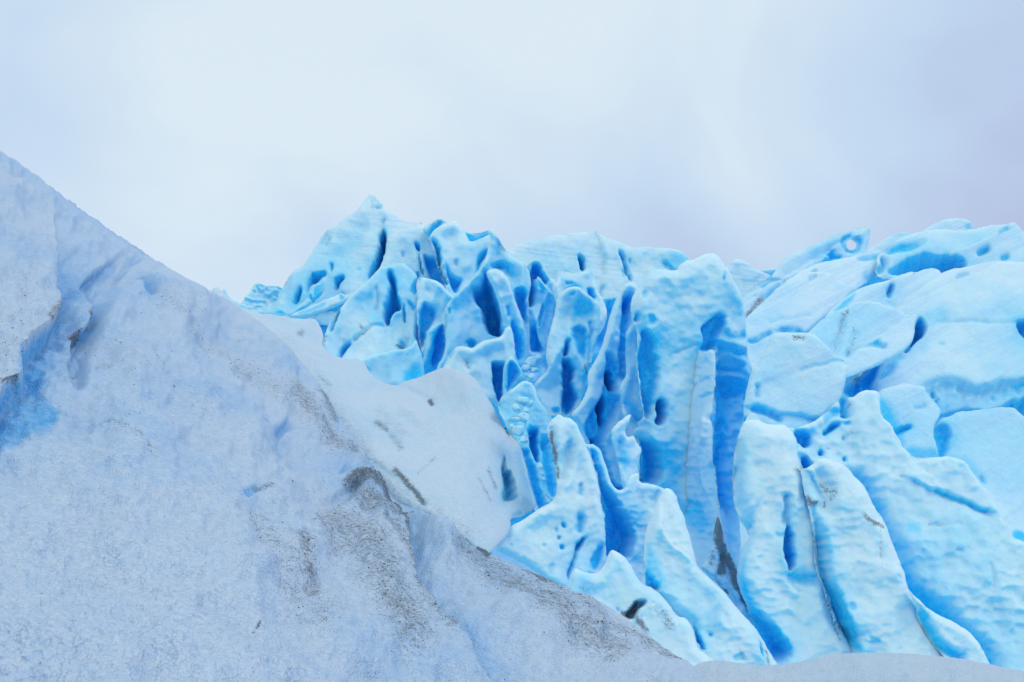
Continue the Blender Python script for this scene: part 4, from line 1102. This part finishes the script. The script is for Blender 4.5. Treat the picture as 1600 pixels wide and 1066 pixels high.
ice("ice_serac", "thick left column split by a blue slit, beside the tower's deep chasm", "serac",
    "G:800,560 830,410 870,325 955,320 972,338 1000,356 1130,358 1160,375 1195,420 1212,480 1218,540 1225,600 1250,680 1275,735 1279,850 N:560,0 592,110 595,200 600,405 632,460 662,560 688,660 742,770 800,880 842,935 "
    "870,1020 850,1150 250,1150 180,800 130,650 60,480 50,380 100,230 140,150 60,40 G:790,760", (13.4, 0.0, -0.03), 'near', R=40, bulge=44, big=7, scal=3.5, scal_size=17, marks=[
        ('pit', "G:780,560 825,420 860,470 835,700 850,950 N:-40,0 90,150 50,390 130,640 240,690 340,800 430,960 300,1040 180,900 80,640 0,400 -40,200", 40, 26, 0.9),
        ('pit', "N:345,178 362,160 372,60 385,20 420,200 432,330 402,400 368,392 352,300", 55, 9, 1.0), ('groove', "N:365,-100 365,60", 20, 5, 0.5), ('groove', "N:400,430 480,450 540,445", 16, 9, 0.8),
        ('cliff', "N:130,150 90,270 55,380", 16, 20, 0.9), ('blue_shade', "N:-60,0 130,150 60,400 150,640 260,760 330,960 200,1000 60,500", 0.85, 14), ('blue_shade', "N:210,745 300,740 370,850 420,960 250,980", 0.8, 10),
        ('pit', "N:215,760 290,755 360,850 400,960 300,960", 14, 12, 0.8), ('groove', "N:410,470 460,525", 8, 3, 0.2), ('ridge', "N:540,450 575,418 610,430", 9, 8), ('ridge', "N:340,200 340,330 380,470 420,540", 8, 8),
        ('groove', "N:600,560 640,680 720,790", 8, 7, 0.2), ('dirt', "N:700,690 760,790 830,930", 0.62, 6), ('dirt', "H:440,745 490,770", 0.55, 4), ('dirt', "G:1190,660 1260,690", 0.4, 4),
        ('groove', "G:830,660 800,700 850,840 830,930", 6, 4, 0.3), ('groove', "N:300,155 350,170", 6, 2.5, 0.2), ('blue_shade', "G:800,500 850,420 880,560 830,700", 0.4, 10)])
ice("ice_serac", "right column with a dirty saddle shaped top, leaning left to right", "serac",
    "H:470,700 500,740 560,700 590,662 650,668 720,690 762,712 800,738 840,800 890,840 930,920 965,990 1010,1066 O:320,0 400,200 450,330 488,420 492,470 540,580 590,680 640,800 700,890 755,965 800,1060 820,1150 100,1150 "
    "N:800,1000 700,700 620,480 580,400 570,200 H:540,1066 505,940 495,850", (12.9, 0.0, -0.03), 'near', R=40, bulge=44, big=7, scal=3.0, scal_size=19, marks=[
        ('pit', "N:540,-60 600,60 650,200 670,400 760,620 890,940 780,1000 690,720 610,480 570,400 560,200", 60, 22, 0.9),
        ('groove', "H:600,790 620,860 640,930 635,1000", 22, 12, 0.0), ('dirt', "H:600,840 640,890 690,880 660,940", 0.5, 6), ('dirt', "H:510,930 540,980 580,960", 0.62, 7), ('dirt', "H:635,960 635,1000", 0.6, 3),
        ('dirt', "H:740,740 700,800 640,860", 0.3, 10), ('dirt', "N:870,30 930,70 1000,100", 0.62, 6), ('dirt', "N:980,120 990,300 1000,350", 0.45, 2.5), ('groove', "N:985,120 990,310", 4, 2.5, 0.0),
        ('blue_shade', "N:600,420 680,500 760,640 860,900 960,940 850,940 700,650", 0.95, 10), ('pit', "N:640,480 720,500 770,640 850,800 870,930 800,840 700,660", 16, 10, 0.9), ('pit', "N:770,590 830,585 850,640 790,660", 6, 6, 0.5),
        ('pit', "O:390,395 430,420 465,450 420,440", 9, 4, 0.4), ('ridge', "O:400,420 470,470 560,600", 6, 8), ('cliff', "H:490,720 560,790 600,870", 14, 14, 0.5), ('pit', "O:220,820 290,830 320,880 240,890", 6, 7, 0.5)])
ice("ice_fin", "small smooth leaf shaped fin at the right foot of the right column", "ice fin",
    "O:485,470 520,530 560,572 650,652 740,702 860,757 960,842 1010,930 1055,1018 1090,1120 780,1120 755,960 700,885 640,790 590,680 530,575", (12.3, 0.02, -0.03), 'near', R=20, bulge=24, g=1.8, marks=[
        ('groove', "O:600,690 650,800 740,920 850,975", 22, 9, 1.0), ('dirt', "O:560,600 610,650", 0.35, 4)])

# ------------------------------------------------------------------ front centre
ice("ice_fin", "jagged crumbling white crest between the blue faces left of the tower", "ice fin",
    "F:1048,362 1038,420 1012,470 1025,525 1060,514 1085,560 1120,600 1112,645 1090,760 1080,900 1000,920 975,740 945,640 920,560 925,470 975,415", (16.8, 0.02, -0.02), 'near', R=8, bulge=11, g=1.7, rough=1.8, marks=[
        ('groove', "F:975,560 975,690", 12, 6, 0.5), ('blue_shade', "F:990,600 1030,620 1000,760 980,700", 0.6, 8), ('dirt', "F:995,690", 0.35, 4)])
ice("ice_fin", "basin rimmed fin with a deep blue hollow, front centre", "ice fin",
    "F:735,560 760,575 805,576 842,602 862,660 890,740 905,800 930,852 962,882 1005,870 1012,820 1040,780 1105,760 1106,830 1180,836 1262,866 G:322,780 360,800 400,900 420,1066 M:420,400 300,560 200,540 130,480 L:950,460 830,420 740,520 680,440 F:860,1000 830,830 790,700",
    (15.4, 0.02, -0.03), 'near', R=10, bulge=10, scal=3.0, scal_size=14, g=1.9, marks=[
        ('pit', "F:770,600 800,600 850,740 880,850 920,900 1000,1000 L:880,0 940,60 1000,190 970,330 930,350 840,400 790,330 785,100 F:845,900 820,780", 66, 13, 1.0),
        ('groove', "F:1225,880 1190,1010", 8, 4, 0.1), ('ridge', "L:1120,0 1070,150 1020,300 940,350", 9, 7), ('blue_shade', "L:930,0 1050,0 1030,150 980,240", 0.4, 10), ('dirt', "F:1230,890 1200,980", 0.3, 3)])
ice("ice_fin", "large white triangular fin dotted with small blue holes, rising from the grey slope", "ice fin",
    "F:488,480 505,430 532,395 565,370 610,395 645,398 690,440 720,520 760,600 800,720 835,850 850,960 865,1066 L:778,40 790,150 800,310 775,400 745,445 700,480 640,500 600,560 600,640 540,600 430,510 330,440 200,360 60,300 "
    "70,262 90,232 135,215 140,180 175,130 240,100 300,50 390,0 F:430,1010 550,940 558,800 545,700 530,620 505,545", (14.0, 0.015, -0.035), 'near', R=22, bulge=20, big=6, scal=1.5, g=1.9, marks=[
        ('pit', "L:485,125 505,110 528,130 515,148 490,145", 14, 4, 0.9), ('pit', "L:442,150 465,150 470,175 450,182", 9, 4, 0.6), ('pit', "L:466,205 490,205 495,230 475,235", 10, 4, 0.8), ('pit', "L:485,265 520,265 528,295 495,302", 14, 4, 0.9),
        ('pit', "L:372,250 395,250 400,275 380,275", 7, 3, 0.4), ('groove', "L:625,80 612,160", 16, 6, 0.8), ('groove', "F:705,850 705,905", 8, 4, 0.5),
        ('pit', "L:630,205 665,205 662,235 620,300 592,380 562,470 545,520 535,450 570,360 595,260", 40, 9, 0.9), ('pit', "L:690,340 760,260 798,250 800,330 765,405 720,440 670,425", 26, 12, 0.85),
        ('pit', "F:560,640 600,560 650,520 680,600 670,700 620,800 570,860", 20, 18, 0.25), ('ridge', "F:690,450 700,600 680,720 630,840 540,940 400,1030", 10, 9), ('ridge', "F:690,440 760,620 830,850 860,1060", 8, 7),
        ('dirt', "F:520,500 520,560 545,620 550,700", 0.62, 5), ('dirt', "F:560,730 565,800", 0.6, 4), ('groove', "F:520,480 530,600 555,720 565,800", 12, 5, 0.2), ('groove', "L:430,400 430,460", 5, 4, 0.3), ('dirt', "L:430,440", 0.35, 3), ('dirt', "L:165,265", 0.4, 3)])
ice("ice_hump", "low wavy white hump with a dark dirty cave, at the slope's edge", "ice hump",
    "L:535,600 550,530 562,470 585,415 640,436 700,453 742,446 790,392 812,330 836,293 870,310 930,350 972,420 1012,492 1045,530 1100,545 1160,590 1220,660 1275,745 M:470,700 520,770 550,900 620,960 700,1010 640,1100 400,1100 L:1000,1000 760,760",
    (12.3, 0.0, -0.045), 'near', R=24, bulge=24, big=6, g=1.9, marks=[
        ('pit', "L:905,722 965,682 990,640 1030,618 1064,636 1056,676 1010,705 985,760 950,760", 44, 7, 0.15), ('dirt', "L:920,725 980,700 1000,650", 0.8, 8), ('dirt', "L:1000,770 1040,820", 0.6, 8), ('dirt', "L:1100,680 1190,740 1220,800", 0.42, 16),
        ('dirt', "M:260,640 340,690 380,740", 0.4, 12), ('dirt', "M:150,720 210,800", 0.6, 7), ('groove', "L:640,480 640,590", 8, 14, 0.4), ('dirt', "L:640,560", 0.42, 10), ('ridge', "L:850,310 830,420 740,560", 6, 20),
        ('pit', "L:860,680 890,680 895,705 870,705", 8, 4, 0.5), ('ridge', "L:980,760 1060,690 1160,650", 7, 10), ('blue_shade', "L:560,480 600,470 610,560 570,560", 0.3, 8)])
ice("ice_fin", "long white fin sweeping down to the snow bank, front centre right", "ice fin",
    "G:210,1066 235,1000 262,930 300,840 325,790 350,775 382,786 412,830 432,900 470,980 487,1066 M:480,100 512,200 542,345 575,390 650,450 740,540 800,620 860,690 920,750 962,812 1010,890 1060,970 1090,1030 1100,1130 560,1130 540,930 "
    "515,760 470,715 420,690 350,620 290,560 230,520 195,500 195,350 200,200 225,60", (12.8, 0.01, -0.04), 'near', R=30, bulge=32, big=6, scal=2.0, scal_size=15, g=1.9, marks=[
        ('pit', "M:200,300 215,380 290,480 300,540 200,520", 26, 9, 1.0), ('pit', "M:520,745 540,790 570,860 610,930 565,910 540,850", 40, 6, 1.0), ('pit', "M:950,840 962,850 985,950 980,975 960,940", 26, 4, 1.0), ('pit', "M:610,815 650,800 665,825 630,838", 9, 5, 0.7),
        ('pit', "M:770,975 800,940 850,950 880,1005 790,1000", 10, 6, 0.4), ('dirt', "M:820,930 880,990", 0.45, 4), ('dirt', "M:1000,930 1020,1010", 0.55, 5), ('cliff', "M:300,0 300,120 360,210 470,300 560,380", -7, 9, 0.0), ('dirt', "M:305,60 310,140 355,205", 0.3, 2.5),
        ('ridge', "M:300,130 370,215 480,310 640,450 800,620", 7, 9), ('blue_shade', "M:200,200 260,260 330,450 300,520 210,450", 0.5, 12), ('groove', "M:660,700 640,800", 8, 16, 0.3), ('ridge', "M:700,720 860,830 960,960 1000,1020", 6, 10), ('groove', "M:740,690 740,750", 4, 3, 0.0)])
ice("ice_wedge", "black grey dirt covered ice wedge at the tower's right foot", "ice wedge",
    "M:690,20 715,100 765,250 822,385 852,500 900,640 932,725 1010,860 1100,1020 1060,1060 960,880 880,760 800,640 740,540 660,450 570,375 600,335 645,260 655,160 668,80", (14.3, 0.02, -0.03), 'near', R=7, bulge=9, g=1.7, dirt=0.28, small=2.0, marks=[
        ('dirt', "M:690,60 680,180 720,280 710,400", 0.95, 9), ('dirt', "M:750,300 800,420 840,540 890,640", 0.85, 8), ('dirt', "M:650,260 650,340", 0.5, 8), ('groove', "M:690,430 760,520 820,620", 10, 6, 0.0), ('ridge', "M:600,370 700,440 800,560 880,690", 8, 6),
        ('dirt', "M:680,470 750,540", 0.6, 5), ('groove', "M:720,300 800,470", 8, 5, 0.0)])

# a last check that every body keeps its own label
assert len({o["label"] for o in bpy.data.objects if "label" in o}) == sum("label" in o for o in bpy.data.objects)
